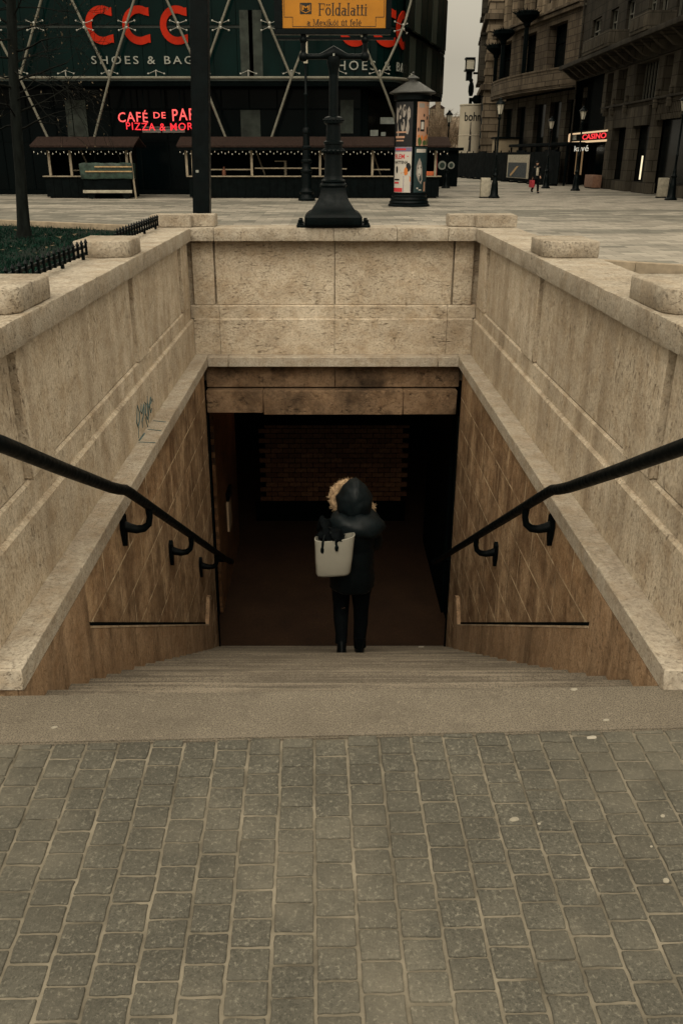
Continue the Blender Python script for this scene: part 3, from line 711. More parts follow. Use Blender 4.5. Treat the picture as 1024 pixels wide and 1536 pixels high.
# serif lettering drawn as strokes: thick stems, thin arms, bracket serifs
def serif(mb, txt, u0, u1, v0, v1):
    G = {'F': (.62, [('s', .14, 0, 1), ('h', .14, .58, .97), ('h', .14, .48, .52), ('v', .575, .78, .97), ('v', .47, .42, .62)]),
         'l': (.30, [('s', .15, 0, 1.02)]), 'i': (.30, [('s', .15, 0, .66), ('d', .15, .88)]), 't': (.36, [('s', .17, .03, .86), ('h', .04, .34, .64), ('c', .17, .36, .03)]),
         'd': (.56, [('s', .43, 0, 1.02), ('o', .06, .44, 0, .66)]), 'a': (.50, [('s', .38, 0, .5), ('o', .06, .39, 0, .40), ('c', .08, .40, .60)]),
         'o': (.54, [('o', .05, .49, 0, .66)]), 'ö': (.54, [('o', .05, .49, 0, .66), ('d', .17, .88), ('d', .37, .88)]), 'ó': (.54, [('o', .05, .49, 0, .66), ('k', .24, .76, .36, .95)]),
         'e': (.50, [('e', .05, .45, 0, .66)]), 'é': (.50, [('e', .05, .45, 0, .66), ('k', .22, .76, .34, .95)]),
         'u': (.56, [('s', .14, .08, .66), ('s', .42, 0, .66), ('c', .14, .42, .02)]), 'ú': (.56, [('s', .14, .08, .66), ('s', .42, 0, .66), ('c', .14, .42, .02), ('k', .24, .76, .36, .95)]),
         'f': (.34, [('s', .15, 0, .9), ('h', .03, .32, .64), ('c', .15, .38, .98)]), 'M': (.92, [('n', .14, 0, 1), ('s', .78, 0, 1), ('k', .14, 1, .46, 0), ('k2', .46, 0, .78, 1)]),
         'x': (.52, [('k2', .06, .66, .44, 0), ('k', .06, 0, .44, .66)]), 'k': (.56, [('s', .13, 0, 1.02), ('k', .15, .28, .44, .66), ('k2', .22, .36, .50, 0)]),
         'V': (.7, [('k2', .05, 1, .34, 0), ('k', .34, 0, .64, 1)]), 'r': (.40, [('s', .14, 0, .66), ('c', .14, .36, .6)]), 's': (.42, [('k2', .08, .5, .34, .16), ('c', .07, .34, .62), ('c', .07, .34, .03)]),
         'm': (.84, [('s', .13, 0, .66), ('s', .42, 0, .6), ('s', .71, 0, .6), ('c', .13, .42, .62), ('c', .42, .71, .62)]), 'y': (.50, [('k2', .05, .66, .26, .02), ('k', .14, -.28, .46, .66)]), ' ': (.34, [])}
    W = sum(G[c][0] for c in txt); a, b = aty(u0, v1, YS - .031), aty(u1, v0, YS - .031)
    kx, kz = (b.x - a.x) / W, (b.z - a.z); x = a.x; y = YS - .031; T, t_ = .105, .05
    def bar(xa, za_, xb, zb_, th):
        p, q = Vector((xa, 0, za_)), Vector((xb, 0, zb_)); d = (q - p).normalized(); nn = Vector((-d.z, 0, d.x)) * th * .5
        mb.prism([((p + nn).x, (p + nn).z), ((p - nn).x, (p - nn).z), ((q - nn).x, (q - nn).z), ((q + nn).x, (q + nn).z)], 'y', y, y - .0018 - RN.random() * .0004)
    for c in txt:
        w_, ops = G[c]
        X_ = lambda q: x + q * kx
        Z_ = lambda q: a.z + q * kz
        for op in ops:
            if op[0] in 'sn' and len(op) == 4:
                th = T * kx if op[0] == 's' else t_ * kx
                bar(X_(op[1]), Z_(op[2]), X_(op[1]), Z_(op[3]), th)
                for zq in (op[2], op[3]): bar(X_(op[1] - .12), Z_(zq), X_(op[1] + .12), Z_(zq), .03 * kz)
            elif op[0] == 'h': bar(X_(op[1]), Z_(op[3]), X_(op[2]), Z_(op[3]), .04 * kz)
            elif op[0] == 'v': bar(X_(op[1]), Z_(op[2]), X_(op[1]), Z_(op[3]), t_ * kx)
            elif op[0] == 'c': bar(X_(op[1]), Z_(op[3]), X_(op[2]), Z_(op[3]), .055 * kz)
            elif op[0] == 'd': mb.lathe([(.001, 0), (.06 * kx, 0), (.06 * kx, .002), (.001, .002)], 0, 0, 0, 8) if 0 else bar(X_(op[1] - .055), Z_(op[2]), X_(op[1] + .055), Z_(op[2]), .11 * kz)
            elif op[0] in ('o', 'e'):
                xa, xb, za_, zb_ = op[1:]; mx, mz, rx, rz = (xa + xb) / 2, (za_ + zb_) / 2, (xb - xa) / 2, (zb_ - za_) / 2
                N = 16; rng = range(N) if op[0] == 'o' else range(0, 14)
                for i in rng:
                    A, B = 2 * PI * i / N, 2 * PI * (i + 1) / N
                    th = (t_ + (T - t_) * abs(math.cos((A + B) / 2))) * kx
                    bar(X_(mx + rx * .85 * math.cos(A)), Z_(mz + rz * .93 * math.sin(A)), X_(mx + rx * .85 * math.cos(B)), Z_(mz + rz * .93 * math.sin(B)), th)
                if op[0] == 'e': bar(X_(xa), Z_(mz), X_(xb), Z_(mz), .045 * kz)
            elif op[0] in ('k', 'k2'): bar(X_(op[1]), Z_(op[2]), X_(op[3]), Z_(op[4]), (t_ if op[0] == 'k' else T) * kx)
        x += w_ * kx
serif(mb, 'Földalatti', 477, 551, 5, 23)
serif(mb, 'a Mexikói út felé', 460, 542, 29, 38)
serif(mb, 'Vörösmarty tér', 458, 545, -17, -4)
# border line with notched corners
def line(pts, th=.004):
    for p, q in zip(pts[:-1], pts[1:]):
        mb.box(min(p[0], q[0]) - th / 2, max(p[0], q[0]) + th / 2, YS - .0325, YS - .0302, min(p[1], q[1]) - th / 2, max(p[1], q[1]) + th / 2)
b0, b1, n_ = zb + .014, zt2 - .014, .075
line([(s0 + .016 + n_, b0), (s1 - .016 - n_, b0), ]); line([(s0 + .016 + n_, b1), (s1 - .016 - n_, b1)])
for x, sg in ((s0 + .016, 1), (s1 - .016, -1)):
    line([(x, b0 + n_), (x, b1 - n_)])
    line([(x + sg * .001, b0 + n_), (x + sg * n_, b0 + n_)]); line([(x + sg * n_, b0), (x + sg * n_, b0 + n_ - .005)])
    line([(x + sg * .001, b1 - n_), (x + sg * n_, b1 - n_)]); line([(x + sg * n_, b1 - n_ + .005), (x + sg * n_, b1)])
a, b = aty(450, 22, YS), aty(467, 5, YS)
mb.prism([(a.x, a.z), (b.x, a.z), (b.x, b.z), (a.x, b.z)], 'y', YS - .0315, YS - .0301)
mb.build('lettering', m_ink, ms, smooth=False)
mb = MB(); mx, w2 = (a.x + b.x) / 2, (b.x - a.x) / 2
zc0, h2 = (a.z + b.z) / 2, (b.z - a.z) / 2
mb.prism([(mx - w2 * .8, zc0 + h2 * .75), (mx - w2 * .8, zc0 - h2 * .45), (mx, zc0 - h2 * .85), (mx + w2 * .8, zc0 - h2 * .45), (mx + w2 * .8, zc0 + h2 * .75), (mx + w2 * .68, zc0 + h2 * .63), (mx + w2 * .68, zc0 - h2 * .36), (mx, zc0 - h2 * .7), (mx - w2 * .68, zc0 - h2 * .36), (mx - w2 * .68, zc0 + h2 * .63)], 'y', YS - .033, YS - .0316)
mb.mesh(text_mesh('M', w2 * 1.15, h2 * .8, .0015, bold=.03), Matrix.Translation((mx, YS - .0317, zc0 + h2 * .12)) @ WALLROT)
mb.build('emblem', m_yellow, ms, smooth=False)
mb = MB(); mb.box(ix - .008, ix + .008, YS - .068, YS - .063, za - .0, za + .02); mb.build('sticker', m_white, ms)
# black square post
bp_ = thing('square_post', 'tall plain black square post rising behind the left back corner block', 'post', (-1.35, 9.62, 0))
pb, pt = aty(303.5, 320, 9.62), aty(299.5, 0, 9.62); lean = (pt.x - pb.x) / (pt.z - pb.z); px0 = pb.x - lean * pb.z
mb = MB(); mb.prism([(px0 - .088, .03), (px0 + .088, .03), (px0 + lean * 6.6 + .088, 6.6), (px0 + lean * 6.6 - .088, 6.6)], 'y', 9.54, 9.71); bmesh.ops.bevel(mb.bm, geom=list(mb.bm.edges), offset=.006, segments=1, affect='EDGES'); mb.build('shaft', m_black, bp_)
mb = MB(); mb.box(px0 - .2, px0 + .2, 9.43, 9.82, 0, .03, .004); mb.build('base_plate', m_black, bp_)
mb = MB(); a = aty(296, 257, 9.54); mb.box(a.x - .015, a.x + .015, 9.536, 9.5395, a.z - .012, a.z + .012); mb.build('sticker', m_white, bp_)
mb = MB(); mb.box(px0 + lean * 6.6 - .12, px0 + lean * 6.6 + .12, 9.51, 9.74, 6.6, 6.66, .01); mb.build('cap', m_black, bp_)
# ------------------------------------------------------------------ lawn, kerbs, flower bed
ka, kb = atz(-60, 336, 0), atz(186, 347, 0)
kd = (kb - ka).normalized()
kz0, kz1 = ka - kd * 12, kb + kd * .5
mb = MB(); pts = [(-1.83, 2.9), (-1.83, 9.2), (kz1.x, kz1.y), (kz0.x, kz0.y), (-30, 2.9)]
mb.bm.faces.new([mb._v((x, y, .012)) for x, y in pts]); tag(mb.build('lawn_soil', m_soil, smooth=False), kind='structure')
mb = MB(); rg = random.Random(3)
def inside(x, y):
    ok = True
    for (p, q) in zip(pts, pts[1:] + pts[:1]):
        if (q[0] - p[0]) * (y - p[1]) - (q[1] - p[1]) * (x - p[0]) < 0: ok = False
    return ok
cnt = 0
while cnt < 26000:
    y = 9.0 + 21 * rg.random() ** 1.2; x = -1.9 - rg.random() * (y * .42)
    if not inside(x, y): continue
    if noise.noise(Vector((x * .7, y * .7, 3))) < -.28: 
        if rg.random() < .75: continue
    cnt += 1
    h = rg.uniform(.05, .13); w_ = rg.uniform(.008, .018); a = rg.uniform(0, PI); lx, ly = rg.gauss(0, .04), rg.gauss(0, .04)
    mb.bm.faces.new([mb._v(p) for p in ((x - w_ * math.cos(a), y - w_ * math.sin(a), .012), (x + w_ * math.cos(a), y + w_ * math.sin(a), .012), (x + lx, y + ly, h))])
tag(mb.build('grass', m_grass, smooth=False), kind='stuff')
mb = MB()
for i in range(420):
    y = rg.uniform(12, 26); x = -1.9 - rg.random() * y * .42
    if inside(x, y) and noise.noise(Vector((x * .5, y * .5, 9))) > -.05:
        s = rg.uniform(.03, .07); a = rg.uniform(0, 6.3)
        mb.quad(*[(x + s * math.cos(a + k * PI / 2) * (1 if k % 2 else .5), y + s * math.sin(a + k * PI / 2), .07 + rg.uniform(-.02, .03)) for k in range(4)])
tag(mb.build('fallen_leaves', m_leaf, smooth=False), kind='stuff')
nrm = Vector((-kd.y, kd.x, 0))
mb = MB(); L = (kz1 - kz0).length; mb.M = Matrix.Translation((kz0.x, kz0.y, 0)) @ Matrix.Rotation(math.atan2(kd.y, kd.x), 4, 'Z')
x = 0
while x < L - .1: mb.box(x + .003, min(x + 1.0, L) - .003, -.02, .25, -.1, .17, .012); x += 1.0
tag(mb.build('lawn_kerb', m_kerb), kind='structure')
# right hand bed
A, B = Vector((2.6, 20.3, 0)), Vector((8.4, 16.45, 0)); dv = (B - A).normalized()
mb = MB(); mb.bm.faces.new([mb._v(p) for p in ((2.0, 9.5, -.33), (9.5, 9.5, -.33), (9.5, 21, -.33), (2.0, 21, -.33))]); tag(mb.build('flower_bed_soil', m_soil, smooth=False), kind='structure')
mb = MB(); mb.M = Matrix.Translation(A) @ Matrix.Rotation(math.atan2(dv.y, dv.x), 4, 'Z'); x = 0; L = (B - A).length
while x < L - .1: mb.box(x + .003, min(x + 1.1, L) - .003, -.02, .22, -.4, .02, .014); x += 1.1
mb.M = Matrix.Identity(4)
for k in range(6): mb.box(8.4, 8.62, 10.3 + k, 11.296 + k, -.4, .02, .014)
for k in range(10): mb.box(2.4, 2.62, 10.3 + k, 11.296 + k, -.4, .02, .014)
for k in range(5): mb.box(2.63 + 1.15 * k, 3.776 + 1.15 * k, 10.2, 10.42, -.4, .02, .014)
tag(mb.build('bed_kerb', m_kerb), kind='structure')
# ------------------------------------------------------------------ trees
def branch(mb, p, d, L, r, depth, rr, tips, spread=.6, minr=.004, up=.12, seg=4, n=6):
    pts = [p]; rs = [r]; q = p.copy(); dd = d.copy()
    for i in range(seg):
        dd = (dd + Vector((rr.gauss(0, .14), rr.gauss(0, .14), rr.gauss(0, .10) + up * .3))).normalized()
        q = q + dd * L / seg; pts.append(q.copy()); rs.append(max(minr, r * (1 - .45 * (i + 1) / seg)))
    mb.tube(pts, rs, n if r > .03 else (4 if r > .012 else 3), cap=False)
    if depth <= 0: tips.append((q, dd)); return
    k = rr.choice((2, 3, 3)) if depth > 1 else rr.choice((3, 4))
    for j in range(k):
        t = rr.uniform(.35, 1.0) if j else 1.0
        idx = min(seg, max(1, int(t * seg)))
        b = pts[idx]; a = rr.uniform(0, 2 * PI)
        s1 = dd.orthogonal().normalized(); s2 = dd.cross(s1)
        nd = (dd + (s1 * math.cos(a) + s2 * math.sin(a)) * spread * rr.uniform(.6, 1.3)).normalized()
        branch(mb, b, nd, L * rr.uniform(.58, .8), max(minr, rs[idx] * rr.uniform(.5, .72)), depth - 1, rr, tips, spread, minr, up, seg, n)
rt = random.Random(21)
tb = atz(40, 358, 0)
tr = thing('street_tree', 'dark bare tree with thin twigs standing in the lawn beside the spiked coping', 'tree', (tb.x, tb.y, 0))
mb = MB(); tq = [aty(u_, v_, tb.y) for u_, v_ in ((37, 360), (36.5, 345), (34, 310), (31, 265), (26, 200), (22, 140), (19, 60), (17, 0), (16, -80))]; tp = [tq[0] + Vector((0, 0, -.1))] + tq[1:]
mb.tube(tp, [.24, .175, .15, .14, .135, .13, .12, .115, .10], 14); mb.jitter(.018, 4)
mb.build('trunk', m_bark, tr)
mb = MB(); tips = []
for i in range(26):
    z = 2.6 + 3.4 * i / 25; a = i * 2.4; L = rt.uniform(1.0, 1.7); r = rt.uniform(.018, .032); tilt = rt.uniform(-.1, .5) + max(0, z - 4.6) * .5
    k_ = min(len(tp) - 2, max(0, next((j for j in range(len(tp) - 1) if tp[j + 1].z >= z), len(tp) - 2))); p = tp[k_].lerp(tp[k_ + 1], max(0, min(1, (z - tp[k_].z) / (tp[k_ + 1].z - tp[k_].z)))); d = Vector((math.cos(a), math.sin(a) * .8, tilt)).normalized()
    branch(mb, p, d, L, r, 3, rt, tips, .75, .0045, -.02)
mb.build('crown', m_twig, tr)
mb = MB()
for q, d in tips:
    if rt.random() < .42:
        for _ in range(rt.choice((1, 1, 2))):
            c = q + Vector((rt.gauss(0, .06), rt.gauss(0, .06), rt.gauss(-.04, .05))); s = rt.uniform(.010, .024); a = rt.uniform(0, 6.3)
            u1 = Vector((math.cos(a), math.sin(a), rt.gauss(0, .5))).normalized() * s; u2 = Vector((rt.gauss(0, .5), rt.gauss(0, .5), -1)).normalized() * s * 1.6
            mb.quad(c - u1, c - u2, c + u1, c + u2)
mb.build('dead_foliage', m_leaf, tr, smooth=False)
# far bare trees down the street
def far_tree(x, y, h, seed, label, name='bare_tree'):
    rr = random.Random(seed)
    t = thing(name, label, 'tree', (x, y, 0), 'brown bare trees at the end of the street')
    mb = MB(); mb.tube([(x, y, -.1), (x + .05, y, h * .2), (x - .05, y, h * .42)], [.22, .18, .12], 8); mb.build('trunk', m_bgtwig, t)
    mb = MB(); tips = []
    for k in range(9):
        a = rr.uniform(0, 6.28); branch(mb, Vector((x, y, h * rr.uniform(.25, .42))), Vector((math.cos(a), math.sin(a), rr.uniform(.5, 1.6))).normalized(), h * .30, .07, 3, rr, tips, .6, .022, .1, 3, 4)
    for q, d in tips:
        for _ in range(5):
            a = Vector((rr.gauss(0, 1), rr.gauss(0, 1), rr.gauss(.5, 1))).normalized() * rr.uniform(.3, .75); s = a.orthogonal().normalized() * .022
            mb.quad(q - s, q + s, q + s * .4 + a, q - s * .4 + a)
    mb.build('crown', m_bgtwig, t, smooth=False)
FT = [(16.6, 128, 7.6), (18.6, 138, 8.3), (20.6, 130, 7.4), (22.0, 141, 8.0), (14.6, 142, 7.6), (24.4, 134, 7.8), (17.2, 152, 8.2), (12.2, 134, 7.2), (21.0, 158, 8.6)]
FL = ['leftmost visible brown bare tree behind the advertising column', 'brown bare tree in the middle of the street end', 'brown bare tree left of the white round tower', 'brown bare tree right behind the white round tower', 'brown bare tree hidden mostly by the advertising column', 'brown bare tree behind the old corner tower', 'tall brown bare tree far back in the gap', 'brown bare tree behind the glass corner building', 'farthest brown bare tree above the hoarding']
for (x, y, h), lb, i in zip(FT, FL, range(99)): far_tree(x, y, h, 40 + i, lb)
mb = MB()   # hill with a pale building on top, far off
hp = []
for i in range(25):
    row = []
    for j in range(9):
        x = -140 + 20 * i; y = 330 + 22 * j
        h = 20 * math.exp(-((x - 70) / 120) ** 2) * math.sin(min(1, j / 5) * PI / 2) + noise.noise(Vector((x * .03, y * .03, 1))) * 2.0 * min(1, j)
        row.append(mb._v((x, y, h - .5)))
    hp.append(row)
for i in range(24):
    for j in range(8): mb.bm.faces.new((hp[i][j], hp[i + 1][j], hp[i + 1][j + 1], hp[i][j + 1]))
tag(mb.build('hill', plain('hill_scrub', (.11, .085, .06), .95, .05, .4, .08)), kind='structure')
hb = aty(655, 168, 420)
hv = thing('hilltop_villa', 'tiny pale villa on the hilltop above the far bare trees', 'building', (hb.x, 420, 18))
mb = MB(); mb.box(hb.x - 3, hb.x + 3, 418, 424, 14, hb.z + 1.5); mb.box(hb.x - 1, hb.x + 1.2, 417.5, 420, 14, hb.z + 5); mb.build('wall', m_tower, hv)
mb = MB(); mb.prism([(hb.x - 3.4, hb.z + 1.52), (hb.x + 3.4, hb.z + 1.52), (hb.x, hb.z + 3.6)], 'y', 417.6, 424.4); mb.build('roof', m_shingle, hv)
# ------------------------------------------------------------------ street lamps
def lamp(x, y, h, label):
    t = thing('street_lamp', label, 'street lamp', (x, y, 0), 'black cast iron lamps on the square')
    mb = MB(); k = h / 4.6
    mb.lathe([(.30, 0), (.30, .06), (.25, .10), (.21, .16), (.19, .40), (.165, .66), (.17, .72), (.13, .80), (.12, 1.02), (.15, 1.06), (.15, 1.12), (.10, 1.18), (.085, 1.3), (.095, 1.35), (.07, 1.42)], x, y, 0, 16); mb.build('base', m_black, t)
    mb = MB(); mb.lathe([(.062, 1.42), (.055, 2.0), (.075, 2.03), (.075, 2.08), (.052, 2.12), (.045, h - 1.05), (.075, h - 1.0), (.09, h - .92), (.05, h - .86), (.06, h - .78)], x, y, 0, 12); mb.build('shaft', m_black, t)
    mb = MB(); mb.lathe([(.10, h - .775), (.20, h - .32)], x, y, 0, 6); mb.build('lantern_glass', m_lampglass, t, ang=20)
    mb = MB()
    for q in range(6):
        a = 2 * PI * (q + .5) / 6
        mb.tube([(x + .105 * math.cos(a), y + .105 * math.sin(a), h - .78), (x + .205 * math.cos(a), y + .205 * math.sin(a), h - .32)], .012, 4)
    mb.lathe([(.11, h - .79), (.13, h - .775), (.10, h - .765)], x, y, 0, 6)
    mb.lathe([(.20, h - .325), (.25, h - .30), (.24, h - .27), (.13, h - .16), (.09, h - .13), (.09, h - .08), (.05, h - .05), (.02, h - .01), (.001, h)], x, y, 0, 12); mb.build('lantern_cap', m_black, t)
    return t
for (u, v, h, lb) in ((740, 297, 4.75, 'black street lamp in front of the hoarding, beside a pale board'), (1005, 300, 4.8, 'black street lamp with a sticker on its shaft at the right edge'),
                      (862, 286, 4.9, 'black street lamp in front of the lit red casino sign'), (668, 282, 4.9, 'black street lamp behind the red stall, left of the round tower')):
    a = atz(u, v, 0); lamp(a.x, a.y, h, lb)
lamp(aty(803, 250, 66).x, 62.5, 4.5, 'distant black street lamp above the walker with the red bag')
for u, v, lb in ((727, 297, 'pale upright board leaning behind the lamp by the hoarding'), (994, 297, 'pale upright board leaning behind the lamp at the right edge')):
    a = atz(u, v, 0); bd = thing('utility_box', lb, 'box', (a.x, a.y + .25, 0)); mb = MB(); mb.box(a.x - .22, a.x + .26, a.y + .2, a.y + .5, 0.05, .98, .02); mb.build('body', m_grey, bd)
    mb = MB(); mb.box(a.x - .24, a.x + .28, a.y + .18, a.y + .52, 0, .05); mb.build('plinth', m_wooddk, bd)
# tall candelabra lamp behind the metro sign
a = atz(460, 301, 0); x, y = a.x, a.y
cl_ = thing('candelabra_lamp', 'taller black lamp post with ringed base directly behind the metro sign', 'street lamp', (x, y, 0))
mb = MB(); mb.lathe([(.42, 0), (.42, .1), (.36, .16), (.33, .3), (.36, .34), (.36, .42), (.29, .5), (.26, .62), (.27, 1.0), (.25, 1.25), (.29, 1.3), (.29, 1.38), (.23, 1.45), (.22, 1.7), (.27, 1.75), (.27, 1.83), (.2, 1.9), (.18, 2.3), (.23, 2.36), (.23, 2.44), (.17, 2.5), (.15, 3.0), (.19, 3.05), (.19, 3.2), (.13, 3.28)], x, y, 0, 18); mb.build('base', m_black, cl_)
mb = MB(); mb.lathe([(.085, 3.2), (.07, 4.6), (.11, 4.66), (.11, 4.74), (.065, 4.8), (.06, 6.1), (.10, 6.14), (.10, 6.6), (.06, 6.7), (.055, 7.4)], x, y, 0, 12); mb.build('shaft', m_black, cl_)
mb = MB(); mb.tube([(x - .5, y, 7.7), (x - .45, y, 7.45), (x - .2, y, 7.3), (x, y, 7.35), (x + .2, y, 7.3), (x + .45, y, 7.45), (x + .5, y, 7.7)], .035, 6); mb.build('arms', m_black, cl_)
mb = MB(); mb.box(x - .09, x + .1, y - .12, y - .115, 6.0, 6.9); mb.build('notice', m_grey, cl_)
for sx in (-.5, .5):
    mb = MB(); mb.lathe([(.12, 7.72), (.22, 8.2)], x + sx, y, 0, 6); mb.build('lantern_glass', m_lampglass, cl_, ang=20)
    mb = MB(); mb.lathe([(.06, 7.66), (.13, 7.719)], x + sx, y, 0, 8); mb.lathe([(.23, 8.201), (.27, 8.23), (.15, 8.38), (.05, 8.46), (.001, 8.55)], x + sx, y, 0, 8); mb.build('lantern_cap', m_black, cl_)
# ------------------------------------------------------------------ advertising column
ax, ay = aty(613, 300, 39.65).x, 39.65
ac = thing('advertising_column', 'round dark advertising column with four curved posters and a conical roof', 'advertising column', (ax, ay, 0))
mb = MB(); mb.lathe([(.90, 0), (.90, .07), (.84, .11), (.86, .16), (.84, .2), (.80, .24), (.82, .3), (.79, .34), (.76, .38), (.78, .43), (.74, .47)], ax, ay, 0, 40); mb.build('base', m_black, ac)
mb = MB(); mb.lathe([(.715, .47), (.715, 4.15)], ax, ay, 0, 48); mb.build('drum', m_wooddk, ac)
mb = MB(); mb.lathe([(.715, 4.151), (.78, 4.18), (.78, 4.36), (.84, 4.42)], ax, ay, 0, 40); mb.build('frieze', m_black, ac)
mb = MB(); mb.lathe([(.90, 4.421), (.98, 4.44), (.97, 4.48), (.62, 4.68), (.30, 4.86), (.2, 4.9), (.2, 4.98), (.27, 5.0), (.22, 5.05), (.06, 5.12), (.035, 5.16), (.055, 5.21), (.03, 5.26), (.001, 5.27)], ax, ay, 0, 24); mb.build('roof', plain('roof_zinc', (.034, .034, .031), .45, .3), ac, ang=30)
CA = math.atan2(-ay, -ax)          # direction towards the stairs
def cpt(deg, z, r): 
    a = CA + math.radians(deg); return (ax + r * math.cos(a), ay + r * math.sin(a), z)
def cpatch(mb, d0, d1, z0, z1, r, n=10):
    for i in range(n):
        a, b = d0 + (d1 - d0) * i / n, d0 + (d1 - d0) * (i + 1) / n
        mb.quad(cpt(a, z0, r), cpt(b, z0, r), cpt(b, z1, r), cpt(a, z1, r))
def ctext(mb, txt, d0, d1, z0, z1, r, bold=.02):
    wd = math.radians(d1 - d0) * r; me = text_mesh(txt, wd, z1 - z0, 0, bold=bold); dm = (d0 + d1) / 2
    vs_ = [mb._v(cpt(dm + math.degrees(v.co.x / r), (z0 + z1) / 2 + v.co.y, r)) for v in me.vertices]
    for p in me.polygons: mb.bm.faces.new([vs_[i] for i in p.vertices])
def cblob(mb, deg, z, rd, rz, r, n=12, j=.15, seed=0):
    q = random.Random(seed); mb.bm.faces.new([mb._v(cpt(deg + rd * (1 + q.uniform(-j, j)) * math.cos(2 * PI * k / n), z + rz * (1 + q.uniform(-j, j)) * math.sin(2 * PI * k / n), r)) for k in range(n)])
pc = lambda n, c: plain('poster_' + n, c, .6, .25, .06, 3)
k_black, k_salmon, k_white, k_red, k_purple, k_orange, k_green, k_teal, k_grey2 = pc('black', (.010, .010, .011)), pc('salmon', (.36, .205, .135)), pc('white', (.42, .385, .34)), pc('red', (.42, .03, .035)), pc('violet', (.13, .11, .18)), pc('orange', (.45, .14, .03)), pc('leaf', (.05, .08, .025)), pc('deep_teal', (.012, .028, .03)), pc('figure_grey', (.24, .21, .185))
def poster(label, d0, d1, z0, z1, bg, items):
    mb = MB(); cpatch(mb, d0, d1, z0, z1, .721); p = mb.build('poster', bg, ac, smooth=False); p['label'] = label
    for i, (mat, fn) in enumerate(items):
        mb = MB(); fn(mb, .724 + .0025 * i); mb.build('poster_print', mat, p, smooth=False)
poster('black poster of pale figures', -66, 4, 2.42, 4.1, k_black, [
    (k_grey2, lambda mb, r: [cblob(mb, *a, r, seed=i) for i, a in enumerate(((-56, 3.62, 5, .30), (-42, 3.7, 7, .28), (-26, 3.75, 6, .26), (-10, 3.66, 6, .24), (-50, 3.05, 4, .3), (-30, 3.2, 7, .25), (-14, 3.15, 6, .3)))]),
    (k_black, lambda mb, r: [cblob(mb, *a, r, seed=i + 9) for i, a in enumerate(((-48, 3.4, 3, .35), (-33, 3.5, 3, .3), (-18, 3.45, 3, .32), (-40, 3.75, 2.5, .1), (-25, 3.85, 3, .1)))]),
    (k_salmon, lambda mb, r: (cpatch(mb, -60, -16, 2.92, 2.98, r), cpatch(mb, -62, -22, 2.72, 2.80, r), cpatch(mb, -58, -25, 2.60, 2.65, r)))])
poster('salmon poster of a phone and flowers', 18, 78, 2.42, 4.1, k_salmon, [
    (k_grey2, lambda mb, r: (cpatch(mb, 24, 46, 3.88, 4.04, r), cpatch(mb, 56, 70, 3.95, 4.0, r))),
    (k_black, lambda mb, r: (cpatch(mb, 30, 48, 2.98, 3.42, r), cblob(mb, 45, 3.6, 3, .06, r), cblob(mb, 62, 3.5, 4, .07, r), cblob(mb, 66, 3.0, 5, .18, r), cblob(mb, 24, 3.05, 3, .08, r))),
    (k_white, lambda mb, r: cpatch(mb, 33, 45, 3.06, 3.34, r)),
    (k_green, lambda mb, r: [cblob(mb, *a, r, seed=i) for i, a in enumerate(((30, 2.6, 7, .16), (50, 2.54, 8, .11), (66, 2.56, 6, .13)))]),
    (k_orange, lambda mb, r: [cblob(mb, *a, r, seed=i) for i, a in enumerate(((38, 2.74, 4, .1), (52, 2.72, 5, .09), (62, 2.78, 4, .1), (26, 2.8, 3, .06)))])])
poster('white poster with red lettering and a violet slope', -66, 4, .58, 2.38, k_white, [
    (k_purple, lambda mb, r: (cpatch(mb, -65.5, 3.5, 2.2, 2.37, r), mb.bm.faces.new([mb._v(cpt(a, z, r)) for a, z in ((-22, .6), (3, .6), (3, 1.5), (-38, 1.5), (-22, 1.2))]))),
    (k_red, lambda mb, r: (ctext(mb, 'BLEM', -62, -20, 1.92, 2.10, r), cpatch(mb, -65, -25, .60, .76, r), cpatch(mb, -63, -40, .93, 1.0, r), cpatch(mb, -12, -7, 2.0, 2.03, r), cpatch(mb, -60, -16, 2.25, 2.32, r))),
    (k_black, lambda mb, r: (ctext(mb, 'HATTENA', -62, -8, 1.72, 1.84, r), cblob(mb, -50, 1.5, 5, .14, r), cblob(mb, -6, 1.6, 8, .17, r), cpatch(mb, -62, -38, 1.06, 1.12, r))),
    (k_orange, lambda mb, r: (cblob(mb, -14, 1.42, 7, .16, r, seed=4), mb.bm.faces.new([mb._v(cpt(a, z, r)) for a, z in ((-34, 1.36), (2, 1.0), (2, 1.2), (-18, 1.38))])))])
poster('dark poster of a pale tapering shape', 14, 76, .58, 2.38, k_deep if False else k_teal, [
    (k_white, lambda mb, r: cpatch(mb, 20, 62, 2.16, 2.30, r)),
    (k_grey2, lambda mb, r: mb.bm.faces.new([mb._v(cpt(a, z, r)) for a, z in ((22, 1.3), (30, 1.06), (42, .9), (48, 1.1), (46, 1.5), (40, 1.78), (32, 1.95), (26, 1.8), (22, 1.6))])),
    (k_white, lambda mb, r: (cblob(mb, 34, 1.45, 7, .24, r, seed=2), cpatch(mb, 24, 30, .72, .78, r), cpatch(mb, 32, 44, .66, .70, r))),
    (k_black, lambda mb, r: (cblob(mb, 29, 1.55, 1.6, .03, r), cblob(mb, 38, 1.58, 1.6, .03, r), ctext(mb, 'POLAR', 24, 58, 2.19, 2.27, r) if False else cpatch(mb, 30, 36, 1.30, 1.33, r))),
    (k_salmon, lambda mb, r: cpatch(mb, 54, 64, .62, 1.0, r))])
